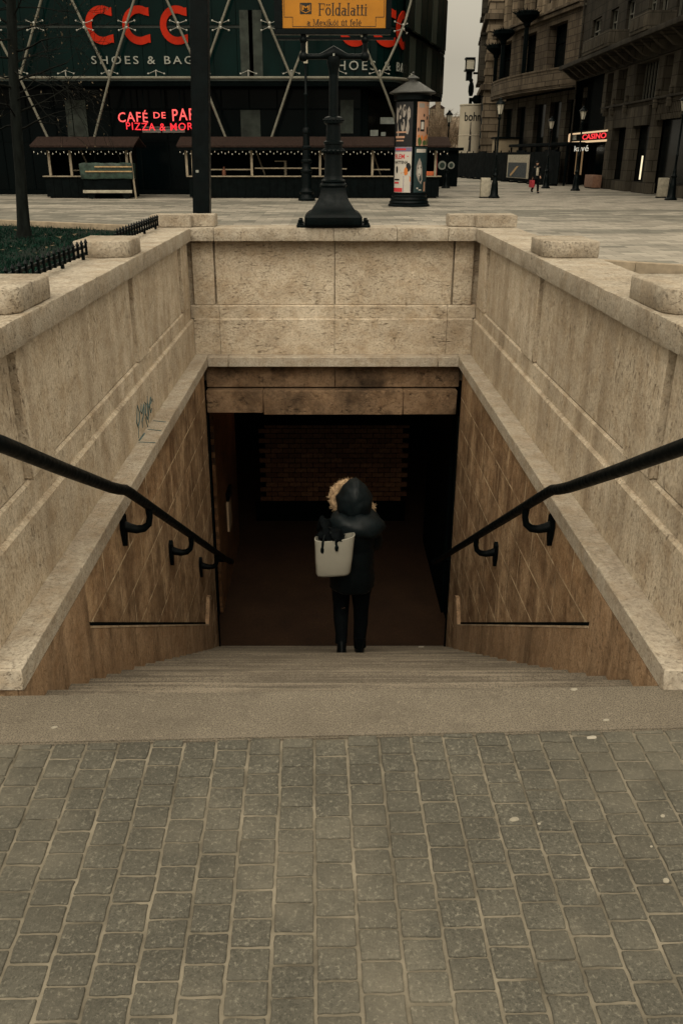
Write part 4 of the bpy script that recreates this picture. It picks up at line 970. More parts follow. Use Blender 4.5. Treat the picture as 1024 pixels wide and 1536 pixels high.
# ------------------------------------------------------------------ glass corner building
YF = 51.0; XA = 2.3; RA = 1.8; PHI = math.radians(73); ARC = RA * PHI; CDIR = Vector((math.cos(PHI), math.sin(PHI), 0)); SEND = XA + ARC + 13.6
def fpath(s, off=0.0):
    """distance along the facade from x=0 -> point moved outwards by off, and the tangent angle"""
    if s <= XA: return Vector((s, YF - off, 0)), 0.0
    q = (s - XA) / RA
    if q < PHI:
        return Vector((XA + (RA + off) * math.sin(q), YF + RA - (RA + off) * math.cos(q), 0)), q
    e = s - XA - ARC
    return Vector((XA + (RA + off) * math.sin(PHI), YF + RA - (RA + off) * math.cos(PHI), 0)) + CDIR * e, PHI
gb = thing('glass_building', 'dark glass corner building with a diagonal pale steel lattice and red shop letters', 'building', (-8, YF, 0))
SS = [-26 + 1.25 * i for i in range(23)] + [XA + ARC * k / 6 for k in range(0, 7)] + [XA + ARC + 1.7 * k for k in range(1, 9)]
SS = sorted(set(round(s, 3) for s in SS if True))
def strip(mb, s_list, z0, z1, off, th=.08, gap=.012):
    for a, b in zip(s_list[:-1], s_list[1:]):
        if b - a < .2: continue
        (p, _), (q, _) = fpath(a, off), fpath(b, off); (p2, _), (q2, _) = fpath(a, off - th), fpath(b, off - th)
        d = (q - p).normalized() * gap
        mb.prism([((p + d).x, (p + d).y), ((q - d).x, (q - d).y), ((q2 - d).x, (q2 - d).y), ((p2 + d).x, (p2 + d).y)], 'z', z0, z1)
mb = MB(); strip(mb, SS, 5.95, 8.22, 0); strip(mb, SS, 8.38, 11.3, .02); strip(mb, SS, 11.42, 14.3, .02); strip(mb, SS, 14.42, 17.4, .02)
mb.build('upper_glazing', m_cccglass, gb, smooth=False)
m_cornglass = glassy('corner_glass', (.0035, .008, .007), .3, .03, .8, .9); m_cornrefl = glassy('corner_glass_reflect', (.034, .042, .034), .35, .10, .5, .9)
sc2_ = [XA + ARC + .15 + 1.7 * k for k in range(0, 8)]
for z0_, z1_, of in ((5.95, 8.22, .10), (8.45, 11.3, .34), (11.42, 14.3, .34), (14.42, 17.4, .34)):
    mb = MB(); strip(mb, sc2_, z0_, z1_, of, .2, .09); [o_.data.materials.__setitem__(0, m_cornrefl) for i_, o_ in enumerate(build_each(mb, 'corner_pane', m_cornglass, gb, smooth=False)) if i_ % 3 == 1]  # every third pane paler: sky reflection put into the glass colour
mb = MB(); mb.prism([(p.x, p.y) for p in [fpath(s, -.35)[0] for s in ([SS[0]] + [s for s in SS if s > XA - .1])]] + [(-26, 67)], 'z', 5.76, 17.39); mb.build('interior_core', m_void, gb, smooth=False)
mb = MB()
for z in (5.75, 8.24, 11.31, 14.31): strip(mb, [SS[0]] + [s for s in SS if s > XA - .1], z, z + (.19 if z < 6 else .13), -.03, .3, 0)
mb.build('floor_edge', m_tubed, gb, smooth=False)
mb = MB(); 
pts_ = [fpath(s, -.06)[0] for s in ([SS[0]] + [s for s in SS if s > XA - .1])]
mb.prism([(p.x, p.y) for p in pts_] + [(-26, 68)], 'z', 5.5, 5.74)
mb.prism([(p.x, p.y) for p in [fpath(s, -.5)[0] for s in ([SS[0]] + [s for s in SS if s > XA - .1])]] + [(-26, 68)], 'z', 17.4, 17.8)
build_each(mb, 'floor_slab', m_void, gb, smooth=False)
# ground floor, set back
mb = MB()
gx0 = -26
for i in range(18):
    mb.box(gx0 + 1.55 * i + .03, gx0 + 1.55 * (i + 1) - .03, YF + 1.3, YF + 1.36, .25, 5.49)
for i in range(7):
    p, q = Vector((2.35, YF + 2.2, 0)) + CDIR * (1.9 * i), Vector((2.35, YF + 2.2, 0)) + CDIR * (1.9 * i + 1.84); nn = Vector((CDIR.y, -CDIR.x, 0)) * .06
    mb.prism([(p.x, p.y), (q.x, q.y), ((q - nn).x, (q - nn).y), ((p - nn).x, (p - nn).y)], 'z', .25, 5.49)
build_each(mb, 'shop_glazing', m_cccdark, gb, smooth=False)
mb = MB(); mb.box(-26, 2.2, YF + 1.25, YF + 1.5, 0, .24); mb.box(1.95, 2.3, YF + 1.3, YF + 2.2, 0, 5.49); mb.box(-26, 2.3, YF + 2.5, YF + 2.7, 0, 5.49); mb.prism([(2.2, YF + 2.6), (2.2 + CDIR.x * 13.4, YF + 2.6 + CDIR.y * 13.4), (-26, 66), (-26, 65.8), (1.9 + CDIR.x * 12.8, YF + 2.9 + CDIR.y * 12.8)], 'z', 0, 5.49)
for i in range(19): mb.box(gx0 + 1.55 * i - .03, gx0 + 1.55 * i + .03, YF + 1.25, YF + 1.4, .25, 5.49)
for z in (2.75, 4.4): mb.box(-26, 2.2, YF + 1.27, YF + 1.299, z, z + .08)
mb.build('shop_frame', m_void, gb, smooth=False)
mb = MB()
for u0, u1, v0, v1 in ((214, 241, 190, 199), (244, 277, 190, 199), (555, 567, 195, 204), (571, 578, 198, 204), (570, 592, 176, 186)):
    a, b = aty(u0, v1, YF + 1.24), aty(u1, v0, YF + 1.24); mb.box(a.x, b.x, YF + 1.21, YF + 1.24, a.z, b.z)
build_each(mb, 'window_sticker', plain('sticker_grey', (.14, .15, .135), .7), gb, smooth=False)
mb = MB()
for u0, u1, v0, v1 in ((113, 128, 150, 205), (362, 390, 165, 205), (103, 106, 150, 205), (510, 530, 150, 200)):
    a, b = aty(u0, v1, YF + 1.24), aty(u1, v0, YF + 1.24); mb.box(a.x, b.x, YF + 1.22, YF + 1.24, a.z, b.z)
for u0, u1, v0, v1 in ((362, 392, 15, 116), (375, 378, 15, 116)):
    a, b = aty(u0, v1, YF - .03), aty(u1, v0, YF - .03); mb.box(a.x, b.x, YF - .045, YF - .025, a.z, b.z)
build_each(mb, 'blind', plain('dim_blind', (.022, .027, .022), .7, .2, .5, 2), gb, smooth=False)
# lattice
ZN = 5.86; node_u = (-105, 30, 165, 303, 437, 566)
OFF = .55; half = 2.47; rise = 5.5
def lp(s, z, off=OFF):
    p, _ = fpath(s, off); return (p.x, p.y, z)
ns = [aty(u, 118, YF - OFF).x for u in node_u]; ns = [q_ for q_ in [ns[0] - 4.95] + ns if q_ - half > SS[0]]; par0 = len(ns) - 6
def strut(s0, z0, s1, z1, r=.068):
    mb = MB(); mb.tube([lp(s0 + (s1 - s0) * t, z0 + (z1 - z0) * t) for t in [i / 6 for i in range(7)]], r, 8); mb.build('strut', m_tube, gb, ang=80)
for s in ns:
    for sg in (-1, 1):
        strut(s, ZN, s + sg * half, ZN + rise)
        if ((ns.index(s) - par0 + 1) % 2 == 0) == (sg > 0): strut(s, ZN, s + sg * half * .80, ZN - rise * .93)
        strut(s + sg * half, ZN + rise, s + sg * half * 0 + s * 0, ZN + 2 * rise) if False else None
for s in ns[1:-1]:
    for sg in (-1, 1): strut(s + half, ZN + rise, s + half + sg * half, ZN + 2 * rise)
mb = MB(); mb.tube([lp(s, ZN, OFF - .02) for s in [SS[0]] + [s for s in SS if XA - .2 < s < XA + ARC + .6]], .075, 8); mb.build('ring_tube', m_tube, gb, ang=80)
def spider(s, z, w=.42, h=.0):
    mb = MB()
    if h > 0:
        for sx in (-1, 1):
            for sz in (-1, 1):
                mb.tube([lp(s, z + sz * h * .35), lp(s + sx * w, z + sz * h, OFF - .1)], .014, 5); mb.ball(lp(s + sx * w, z + sz * h, OFF - .1), .055, 6)
        mb.ball(lp(s, z + h * .45), .085, 6); mb.ball(lp(s, z - h * .45), .085, 6)
    else:
        mb.tube([lp(s - w, z + .2, OFF - .1), lp(s, z + .34, OFF + .05), lp(s + w, z + .2, OFF - .1)], .015, 5)
        for sx in (-1, 0, 1): mb.ball(lp(s + sx * w, z + .2 + (.14 if sx == 0 else 0), OFF - .05), .052, 6)
        mb.tube([lp(s, z + .34, OFF + .05), lp(s, z, OFF)], .03, 5)
    mb.build('spider_fitting', m_bolt, gb)
for s in ns:
    spider(s, ZN)
    spider(s + half, ZN)
    for sg in (-1, 1):
        if s < 4: spider(s + sg * half * .445, 8.3, .42, .22)
# red letters and white lettering on the facade
def c_shape(mb, s_l, w, z0, z1, off, gap=None):
    h = (z1 - z0) / 2; r0, r1 = w * .56, h; zc = (z0 + z1) / 2; t = h * .40; N = 26
    a0 = math.radians(52)
    outs, ins = [], []
    for i in range(N + 1):
        a = a0 + (2 * PI - 2 * a0) * i / N
        outs.append((r0 * math.cos(a), r1 * math.sin(a)))
        ins.append(((r0 - t * .92) * math.cos(a), (r1 - t) * math.sin(a)))
    xm = r0 * math.cos(a0) * .98
    ins[0] = (xm, (r1 - t) * math.sin(a0) * .97); ins[-1] = (xm, -(r1 - t) * math.sin(a0) * .97)
    outs[0] = (xm, outs[0][1] + .12 * h); outs[-1] = (xm, outs[-1][1] - .12 * h)
    for i in range(N):
        if gap and gap[0] < i < gap[1]: continue
        q = [outs[i], outs[i + 1], ins[i + 1], ins[i]]
        P0 = [Vector(lp(s_l + r0 + p[0], zc + p[1], off)) for p in q]; P1 = [Vector(lp(s_l + r0 + p[0], zc + p[1], off - .05)) for p in q]
        A_ = [mb._v(p) for p in P0]; B_ = [mb._v(p) for p in P1]
        mb.bm.faces.new(A_[::-1]); mb.bm.faces.new(B_)
        for k in range(4): mb.bm.faces.new((A_[k], A_[(k + 1) % 4], B_[(k + 1) % 4], B_[k]))
def path_text(mb, txt, s0, s1, z0, z1, off, bold=0, space=1.0, arc=0.0):
    me = text_mesh(txt, s1 - s0, z1 - z0, 0, bold=bold, space=space); sm = (s0 + s1) / 2; zc = (z0 + z1) / 2
    F = [mb._v(lp(sm + v.co.x, zc + v.co.y - arc * (2 * v.co.x / (s1 - s0)) ** 2, off)) for v in me.vertices]
    Bk = [mb._v(lp(sm + v.co.x, zc + v.co.y - arc * (2 * v.co.x / (s1 - s0)) ** 2, off - .03)) for v in me.vertices]
    ed = {}
    for p in me.polygons:
        vv = list(p.vertices)
        mb.bm.faces.new([F[i] for i in vv])
        for a_, b_ in zip(vv, vv[1:] + vv[:1]):
            ed[(a_, b_)] = 1
    for (a_, b_) in ed:
        if (b_, a_) not in ed: mb.bm.faces.new((F[a_], F[b_], Bk[b_], Bk[a_]))
GY = YF - .10
def sx_(u, v, y=GY): return aty(u, v, y)
def shop_sign(label, us, wpx, v0, v1, tu0, tu1, tv0, tv1):
    t = thing('shop_sign', label, 'sign', (sx_(us[0], v1).x, GY, 5.9))
    for u in us:
        mb = MB(); a, b = sx_(u, v1), sx_(u, v0); k = (sx_(u + wpx, v1).x - a.x)
        c_shape(mb, a.x, k / 1.0 * .96, a.z, b.z, .10); mb.build('letter', m_red, t, ang=20)
    mb = MB(); a, b = sx_(tu0, tv1), sx_(tu1, tv0)
    path_text(mb, 'SHOES & BAGS', a.x, b.x, a.z + .03, b.z - .03, .10, .003, 1.35); mb.build('small_lettering', m_white, t, smooth=False)
shop_sign('three large red C letters above pale SHOES & BAGS, beside the square post', (131, 186, 242), 47, 8, 67, 138, 302, 83, 97)
shop_sign('red C letters over SHOES & BAGS curving round the glass corner behind the metro sign', (508, 557, 598), 45, 10, 70, 494, 655, 90, 106)
cs = thing('neon_sign', 'glowing red neon cafe sign between the square post and the bare tree', 'sign', (sx_(235, 180).x, YF + .4, 3.0))
mb = MB(); a, b = aty(178, 184, YF + .4), aty(306, 164, YF + .4)
path_text(mb, 'CAFÉ', a.x, aty(222, 180, YF + .4).x, a.z + .05, b.z, -.4, .004, 1.15, .05); m_pk = plain('neon_pink', (.6, .1, .1), .4, emis=(1, .075, .075), estr=.46); mb.build('cafe_lettering', m_pk, cs, smooth=False); mb = MB()
path_text(mb, 'DE', aty(231, 180, YF + .4).x, aty(249, 180, YF + .4).x, a.z + .22, b.z - .14, -.4, .004, 1.15); mb.build('middle_lettering', m_pk, cs, smooth=False); mb = MB()
path_text(mb, 'PARIS', aty(259, 180, YF + .4).x, aty(310, 180, YF + .4).x, a.z + .12, b.z + .05, -.4, .004, 1.15, .05)
mb.build('end_lettering', m_pk, cs, smooth=False)
mb = MB(); a, b = aty(190, 196, YF + .4), aty(297, 183, YF + .4)
path_text(mb, 'PIZZA & MORE', a.x, b.x, a.z, b.z - .06, -.4, .004, 1.15, -.06); mb.build('lower_lettering', m_neon, cs, smooth=False)
mb = MB(); mb.box(a.x - .3, b.x + .4, YF + .44, YF + .48, a.z + .1, a.z + .16); mb.box(a.x - .3, b.x + .4, YF + .44, YF + .48, b.z + .2, b.z + .26)
for i in range(5): mb.box(a.x + i * 1.0, a.x + i * 1.0 + .06, YF + .44, YF + .46, b.z, 5.5)
mb.build('sign_frame', m_void, cs, smooth=False)
# ------------------------------------------------------------------ market stalls
def stall(label, x0, x1, y, posts, front_gap=None):
    t = thing('market_stall', label, 'market stall', ((x0 + x1) / 2, y, 0))
    mb = MB(); mb.box(x0 + .1, x1 - .1, y + .04, y + .10, .06, 1.02)
    n = int((x1 - x0) / .42)
    for i in range(n): mb.box(x0 + .1 + i * .42, x0 + .1 + i * .42 + .40, y + .012, y + .039, .06, 1.02)
    mb.box(x0 + .1, x0 + .16, y + .1, y + 2.3, .06, 1.02); mb.box(x1 - .16, x1 - .1, y + .1, y + 2.3, .06, 1.02); mb.box(x0 + .2, x1 - .2, y + .2, y + 2.2, 0, .059)
    mb.build('front_panel', m_wooddk, t)
    mb = MB(); mb.box(x0, x1, y - .08, y + .42, 1.03, 1.085, .01); mb.build('counter', m_woodlt, t)
    mb = MB(); mb.prism([(y - .45, 2.44), (y - .45, 2.50), (y + 1.1, 2.95), (y + 2.75, 2.52), (y + 2.75, 2.46), (y + 1.1, 2.86)], 'x', x0 - .35, x1 + .35)
    for i in range(8):
        yy = y - .46 + .19 * i; mb.prism([(yy, 2.498 + .055 * i), (yy + .2, 2.556 + .055 * i), (yy + .2, 2.575 + .055 * i), (yy, 2.532 + .055 * i)], 'x', x0 - .37, x1 + .37)
    mb.build('roof', m_shingle, t)
    mb = MB(); mb.box(x0 - .3, x1 + .3, y - .42, y - .36, 2.30, 2.455); mb.box(x0 + .1, x1 - .1, y + 2.2, y + 2.28, 0, 2.6); mb.box(x0 + .1, x0 + .16, y + .9, y + 2.2, 1.0, 2.5); mb.box(x1 - .16, x1 - .1, y + .9, y + 2.2, 1.0, 2.5)
    mb.build('back_wall', m_wooddk, t)
    for px in posts:
        mb = MB(); mb.box(px - .06, px + .06, y + .0, y + .11, 1.086, 2.44, .006); mb.build('post', m_woodlt, t)
    for px in posts[1:-1]:
        mb = MB(); mb.prism([(px + .5, 1.1), (px + .58, 1.1), (px + .12, 2.3), (px + .04, 2.3)], 'y', y + 1.95, y + 2.02); mb.build('brace', m_woodlt, t)
    mb = MB()
    n = int((x1 - x0) / .17)
    wp = []
    bl = MB()
    for i in range(n + 1):
        x = x0 - .2 + (x1 - x0 + .4) * i / n; z = 2.27 - (.09 if i % 2 else 0) - RN.uniform(0, .03)
        wp.append((x, y - .39, 2.30)); mb.tube([(x, y - .39, 2.30), (x, y - .39, z)], .006, 3); bl.ball((x, y - .39, z - .035), (.022, .022, .05), 6)
    mb.tube(wp, .008, 4); o = mb.build('light_string', m_void, t); bl.build('bulb_row', plain('unlit_bulb', (.5, .47, .4), .3, .5), o)
    return t
la, lb_ = aty(66, 297, 47.4).x, aty(208, 297, 47.4).x
s1 = stall('smaller market stall with a brown shingle roof behind the tarpaulin covered cart', la + .1, lb_ - .3, 47.4, [la + .5, la + 1.6, lb_ - .45])
mb = MB(); mb.box(la + 1.2, la + 1.7, 48.6, 48.66, 1.3, 1.36); mb.build('shelf', m_woodlt, s1)
ra, rb = aty(282, 297, 47.4).x, aty(660, 297, 47.4).x
rp_ = [aty(u, 263, 47.4).x for u in (281, 290, 378, 480, 558, 652)]
s2 = stall('long market stall with a brown shingle roof behind the metro sign and advertising column', ra, rb, 47.4, rp_)
mb = MB()
for u0, u1, v in ((382, 480, 252), (482, 520, 253), (560, 585, 254), (300, 376, 254)):
    a, b = aty(u0, v, 47.6), aty(u1, v, 47.6); mb.box(a.x, b.x, 47.7, 47.76, a.z - .04, a.z + .02)
a = aty(412, 241, 48.6); b = aty(430, 262, 48.6); mb.box(a.x, b.x, 48.5, 48.8, a.z - .05, a.z); mb.box(b.x - .12, b.x, 48.5, 48.6, 1.09, a.z - .05)
build_each(mb, 'display_rail', m_woodlt, s2)
mb = MB(); a = aty(640, 262, 47.5); mb.box(a.x - .3, a.x + .45, 47.5, 47.9, 1.09, 1.30, .02); mb.build('display_crate', plain('orange_crate', (.40, .09, .03), .7, emis=None), s2)
mb = MB(); mb.box(a.x - .32, a.x - .1, 47.95, 48.2, 1.09, 1.62, .03); mb.box(a.x + .42, a.x + .5, 47.5, 47.56, 1.09, 2.2); mb.build('red_jar', plain('red_goods', (.32, .03, .03), .5), s2)
for u, sc2 in ((336, 1.0),):
    a = aty(u, 260, 47.6); mb = MB(); mb.lathe([(.10, 0), (.10, .25), (.04, .32), (.05, .42), (.001, .45)], a.x, 47.65, 1.086, 10); mb.build('bottle', plain('brown_bottle', (.12, .05, .03), .3), s2)
# covered cart in front of the small stall
ca_, cb = aty(125, 290, 46.6).x, aty(201, 290, 46.6).x
ct = thing('covered_cart', 'cart under a dark green tarpaulin with tan straps, in front of the smaller stall', 'cart', ((ca_ + cb) / 2, 46.6, 0))
mb = MB(); mb.box(ca_ + .1, cb - .1, 46.55, 47.2, .25, 1.0); mb.build('body', m_wooddk, ct)
mb = MB(); mb.box(ca_ - .02, cb + .04, 46.46, 47.26, .95, 1.70, .05); mb.subdiv(.22); mb.jitter(.05, 3.0); mb.build('tarpaulin', m_green, ct)
mb = MB()
for z in (1.28, 1.50): mb.box(ca_ - .03 + (.8 if z > 1.4 else .3), cb + .05, 46.385, 46.40, z, z + .06)
mb.build('strap', m_tan, ct)
mb = MB(); mb.box(ca_ + .05, cb - .05, 46.42, 46.5, .28, .42, .01); mb.build('bumper', m_grey, ct)
for xx in (ca_ + .4, cb - .4):
    mb = MB(); mb.tube([(xx, 46.6, .2), (xx, 46.7, .2)], .2, 14); mb.build('wheel', m_black, ct)
mb = MB(); 
mb.tube([(cb + .1, 46.6, 0), (cb + .04, 46.6, 1.0), (cb - .02, 46.6, 2.2)], .05, 6); o = mb.build('pole', m_woodlt, ct)
# ------------------------------------------------------------------ buildings on the right
def s_of_u(u, ox, oy, ang, z=2.0):
    lo, hi = -5, 60; dx, dy = math.cos(ang), math.sin(ang)
    best = min(((abs(VP_U + F_PX * (ox + dx * s * .05) / ((oy + dy * s * .05) * CT - (z - EYE) * ST) - u), s * .05) for s in range(-100, 1000)), key=lambda q: q[0])
    return best[1]
angA = math.atan2(-1, -.0222); OA = (18.9, 72.0)
ba = thing('street_building', 'dark stone street building with narrow upper windows, at the right edge', 'building', (OA[0], OA[1], 0))  # stone colours kept dark to carry the shade on this front
FA = frame(OA[0], OA[1], angA)
def mbA(): m = MB(); m.M = FA; return m
sA = lambda u, z=2.0: s_of_u(u, OA[0], OA[1], angA, z)
END = 44
mb = mbA(); mb.box(0, END, .9, 1.2, 0, 24); mb.build('back_wall', m_void, ba, smooth=False)
# openings: list of (s0,s1,z0,z1)
def wall_with_holes(mb, s0, s1, z0, z1, holes, d0=0, d1=.45):
    zs = sorted({z0, z1} | {h[2] for h in holes} | {h[3] for h in holes}); zs = [z for z in zs if z0 <= z <= z1]
    for za_, zb_ in zip(zs[:-1], zs[1:]):
        hs_ = sorted([h for h in holes if h[2] <= za_ + 1e-6 and h[3] >= zb_ - 1e-6]); x = s0
        for h in hs_:
            if h[0] > x + .01: mb.box(x, h[0], d0, d1, za_, zb_)
            x = max(x, h[1])
        if s1 > x + .01: mb.box(x, s1, d0, d1, za_, zb_)
winA = []
for u0, u1 in ((862, 871), (884, 897), (911, 922), (935, 947), (968, 980), (985, 998), (1011, 1022)):
    winA.append((sA(u0, 9), sA(u1, 9)))
x = winA[-1][1] + 1.6
while x < END - 3: winA += [(x, x + 1.3)]; x += 3.3
holes = []
for a_, b_ in winA:
    if b_ - a_ < 1.0: b_ = a_ + 1.0
    for z in (8.75, 12.3, 15.9, 19.5): holes.append((a_, b_, z, z + 2.15))
mb = mbA(); wall_with_holes(mb, .0, END, 8.3, 24, holes); mb.build('upper_wall', m_concrete, ba, smooth=False)
for k, (a_, b_, z0_, z1_) in enumerate(holes[:60]):
    mb = mbA()
    mb.box(a_, a_ + .09, .2, .3, z0_, z1_); mb.box(b_ - .09, b_, .2, .3, z0_, z1_); mb.box((a_ + b_) / 2 - .05, (a_ + b_) / 2 + .05, .2, .3, z0_, z1_); mb.box(a_ + .09, b_ - .09, .2, .3, z1_ - .1, z1_); mb.box(a_ + .09, b_ - .09, .2, .3, z0_ + 1.35, z0_ + 1.43)
    mb.box(a_ - .08, b_ + .08, -.10, .19, z0_ - .09, z0_ - .002)
    o = mb.build('window', m_winfr, ba, smooth=False)
    mb = mbA(); mb.box(a_, b_, .31, .34, z0_, z1_); mb.build('pane', m_win, o, smooth=False)
# cornice balcony with brackets
mb = mbA(); mb.box(.3, END, -1.5, -.001, 7.95, 8.22, .03); mb.box(.3, END, -.12, 0, 7.2, 7.94); mb.build('cornice', m_concrete, ba)
mb = mbA()
x = .6
while x < END - 1:
    mb.prism([(-1.3, 7.94), (-.12, 7.94), (-.12, 7.25), (-.5, 7.35)], 'x', x, x + .35); x += 1.65
build_each(mb, 'bracket', m_pier, ba, smooth=False)
sa0, sa1 = sA(907, 8.5), sA(950, 8.5)
for (p, q) in ((sa0, sa1), (sA(985, 8.5), sA(1015, 8.5))):
    mb = mbA(); mb.box(p, q, -1.55, -1.4, 8.23, 9.1, .03); mb.box(p, p + .15, -1.4, -.1, 8.23, 9.1); mb.box(q - .15, q, -1.4, -.1, 8.23, 9.1)
    for i in range(int((q - p) / .9)): mb.box(p + .15 + i * .9, p + .75 + i * .9, -1.59, -1.551, 8.4, 8.95)
    mb.build('balcony', m_pier, ba)
# mezzanine
mz = [(sA(908, 6) + .0, sA(917, 6)), (sA(924, 6), sA(937, 6)), (sA(951, 6), sA(984, 6)), (sA(992, 6), sA(1006, 6))]
x = mz[-1][1] + .9
while x < END - 3: mz.append((x, x + 2.2)); x += 3.1
mb = mbA(); wall_with_holes(mb, sA(903, 6), END, 4.75, 8.3, [(a_, b_, 5.0, 7.1) for a_, b_ in mz], .02, .75); mb.build('mezzanine_wall', m_pier, ba, smooth=False)
for a_, b_ in mz:
    mb = mbA(); n = max(2, int((b_ - a_) / .55))
    for i in range(n + 1): mb.box(a_ + (b_ - a_ - .06) * i / n, a_ + (b_ - a_ - .06) * i / n + .06, .55, .63, 5.0, 7.1)
    o = mb.build('window', m_winfr, ba, smooth=False); mb = mbA(); mb.box(a_, b_, .64, .67, 5.0, 7.1); mb.build('pane', m_win, o, smooth=False)
mb = mbA()
for u in (909, 919, 939, 985, 1006):
    s = sA(u, 5.2); mb.box(s, s + .28, -.22, .019, 4.5, 4.95, .03); mb.box(s + .02, s + .26, -.16, .019, 5.15, 5.5, .03)
build_each(mb, 'corbel', m_pier, ba)
mb = mbA(); mb.box(sA(903, 5), END, -.14, .019, 4.96, 5.08, .02); mb.build('string_course', m_concrete, ba)
# shop fronts: piers and fascia
mb = mbA()
for u0, u1 in ((905, 913), (933, 942), (968, 973)):
    p, q = sA(u0, 2), sA(u1, 2); mb.box(p, max(q, p + .3), .0, .5, 0, 4.74)
mb.box(sA(905, 4), sA(969, 4), .03, .48, 3.72, 4.74)
for s in (sA(1024, 2) + 1.0, sA(1024, 2) + 5, sA(1024, 2) + 9, sA(1024, 2) + 13): mb.box(s, s + .8, 0, .5, 0, 4.74)
build_each(mb, 'pier', m_pier, ba, smooth=False)
mb = mbA(); p = sA(975, 4)
while p < END: mb.box(p, p + .09, .05, .3, 3.9, 4.72); p += .26
build_each(mb, 'louvre', m_pier, ba, smooth=False)
mb = mbA()
for u0, u1 in ((913, 932), (943, 967), (995, 1030)):
    mb.box(sA(u0, 0) + .05, sA(u1, 0) - .05, .05, .5, 0, .62)
build_each(mb, 'stall_riser', m_pier, ba, smooth=False)
mb = mbA()
for u0, u1 in ((913, 932), (943, 967), (975, 1023)):
    p, q = sA(u0, 2), sA(u1, 2); mb.box(p + .05, q - .05, .52, .56, .63, 3.9)
build_each(mb, 'shop_window', m_cccdark, ba, smooth=False)
mb = mbA(); mb.box(sA(876, 6), sA(903, 6), .55, .7, 3.2, 7.2); mb.box(0, .35, -.03, .5, 0, 8.3); mb.box(sA(861, 2) - .1, sA(861, 2) + .25, .2, .7, 0, 4.3); build_each(mb, 'portal_jamb', m_void, ba, smooth=False)
mb = mbA(); mb.tube([(.55, -.12, 0), (.55, -.12, 24)], .075, 8); mb.build('drainpipe', m_concrete, ba)
mb = mbA(); p = sA(878, 1); mb.box(p, sA(902, 1), .6, .65, .2, 3.1); mb.box(p, sA(902, 1), .45, .8, 0, .19); mb.build('shop_door', m_cccdark, ba, smooth=False)
mb = mbA(); p, q = sA(850, 1), sA(861.5, 1); mb.box(p + .15, q, .45, .5, .72, 2.65); mb.build('lit_window', plain('lit_pane', (.3, .2, .1), .6, .2, .3, 2, emis=(1, .62, .3), estr=.07), ba, smooth=False)
mb = mbA(); s = sA(961, 1.5); mb.box(s, s + .14, -.05, .0, .75, 2.05); mb.build('light_strip', plain('lit_strip', (.6, .5, .35), .5, emis=(1, .83, .55), estr=.45), ba, smooth=False)
# red casino sign and cafe lettering
sg = thing('casino_sign', 'lit red CASINO sign between pale light bars, with a white cafe name below it', 'sign', (18.2, 62, 3))
p, q = sA(853, 3.5), sA(911, 3.5)
def zA(v, s): 
    pt = FA @ Vector((s, -.1, 0)); return aty(500, v, pt.y).z
mb = mbA(); mb.box(p + .2, q, -.05, .10, zA(197, q), zA(194.5, q)); mb.box(p + .1, q, -.05, .10, zA(212, q), zA(209, q)); mb.box(p, p + .35, -.05, .1, zA(211, q), zA(196, q)); build_each(mb, 'light_bar', m_neonw, sg, smooth=False)
mb = mbA(); mb.box(p, q + .1, .101, .2, zA(214, q), zA(191, q)); mb.build('back_board', m_void, sg, smooth=False)
def flat_text(mk, txt, s0, s1, z0, z1, y, bold=.02):
    mb = mk(); mb.mesh(text_mesh(txt, s1 - s0, z1 - z0, .02, bold=bold), Matrix.Translation(((s0 + s1) / 2, y, (z0 + z1) / 2)) @ WALLROT); return mb
p2 = sA(872, 3.5)
flat_text(mbA, 'CASINO', p2, q - .5, zA(207, q), zA(198, q), .07, .02).build('red_lettering', m_neon, sg, smooth=False)
mb = mbA()
for z in (.25, .5, .75): mb.box(q - .45, q - .05, .05, .09, zA(207, q) + (zA(198, q) - zA(207, q)) * z - .05, zA(207, q) + (zA(198, q) - zA(207, q)) * z + .03)
build_each(mb, 'red_bar', m_neon, sg, smooth=False)
mb = mbA(); mb.box(p + .5, p + 2.0, .04, .099, zA(206.5, q), zA(198, q)); mb.build('white_plate', m_white, sg, smooth=False)
flat_text(mbA, 'kávé', sA(860, 3), sA(881, 3), zA(226, q), zA(216, q), .1, .0).build('white_lettering', m_neonlow, sg, smooth=False)
pl = thing('planter_box', 'brown planter box on the pavement beside the cafe doorway', 'planter', tuple(FA @ Vector((sA(899, .5), -.5, 0))))
mb = mbA(); p = sA(892, .5); mb.box(p, sA(905, .5), -.75, -.15, .06, .85, .03); mb.build('box', plain('planter_brown', (.16, .085, .055), .7), pl)
mb = mbA(); mb.box(p + .05, sA(905, .5) - .05, -.7, -.2, 0, .059); mb.build('plinth', m_wooddk, pl)
# curved balcony building
OB = (16.0, 91.4); angB = math.atan2(72 - 91.4, 18.9 - 16.0); LB = math.hypot(2.9, 19.4) - .05
FB = frame(OB[0], OB[1], angB)
def mbB(): m = MB(); m.M = FB; return m
bb = thing('street_building', 'pale stone building with a long bowed balcony and dark urns on its parapet', 'building', (OB[0], OB[1], 0))
sB = lambda u, z=2.0: s_of_u(u, OB[0], OB[1], angB, z)
mb = mbB(); mb.box(0, LB, 1.4, 1.6, 0, 15.9); mb.box(0, LB, .02, 1.4, 7.3, 8.0); mb.build('back_wall', m_void, bb, smooth=False)
mb = mbB()
for u0, u1 in ((733, 739), (752, 759), (771, 784), (800, 806), (822, 830), (844, 850)):
    p, q = sB(u0, 4), sB(u1, 4); mb.box(p, min(q, LB), .9, 1.39, 0, 6.9)
mb.box(0, LB, .95, 1.38, 6.2, 6.89)
build_each(mb, 'ground_pier', m_pier, bb, smooth=False)
mb = mbB(); mb.box(.2, LB - .2, 1.3, 1.36, .4, 6.2); mb.build('shop_window', m_win, bb, smooth=False)
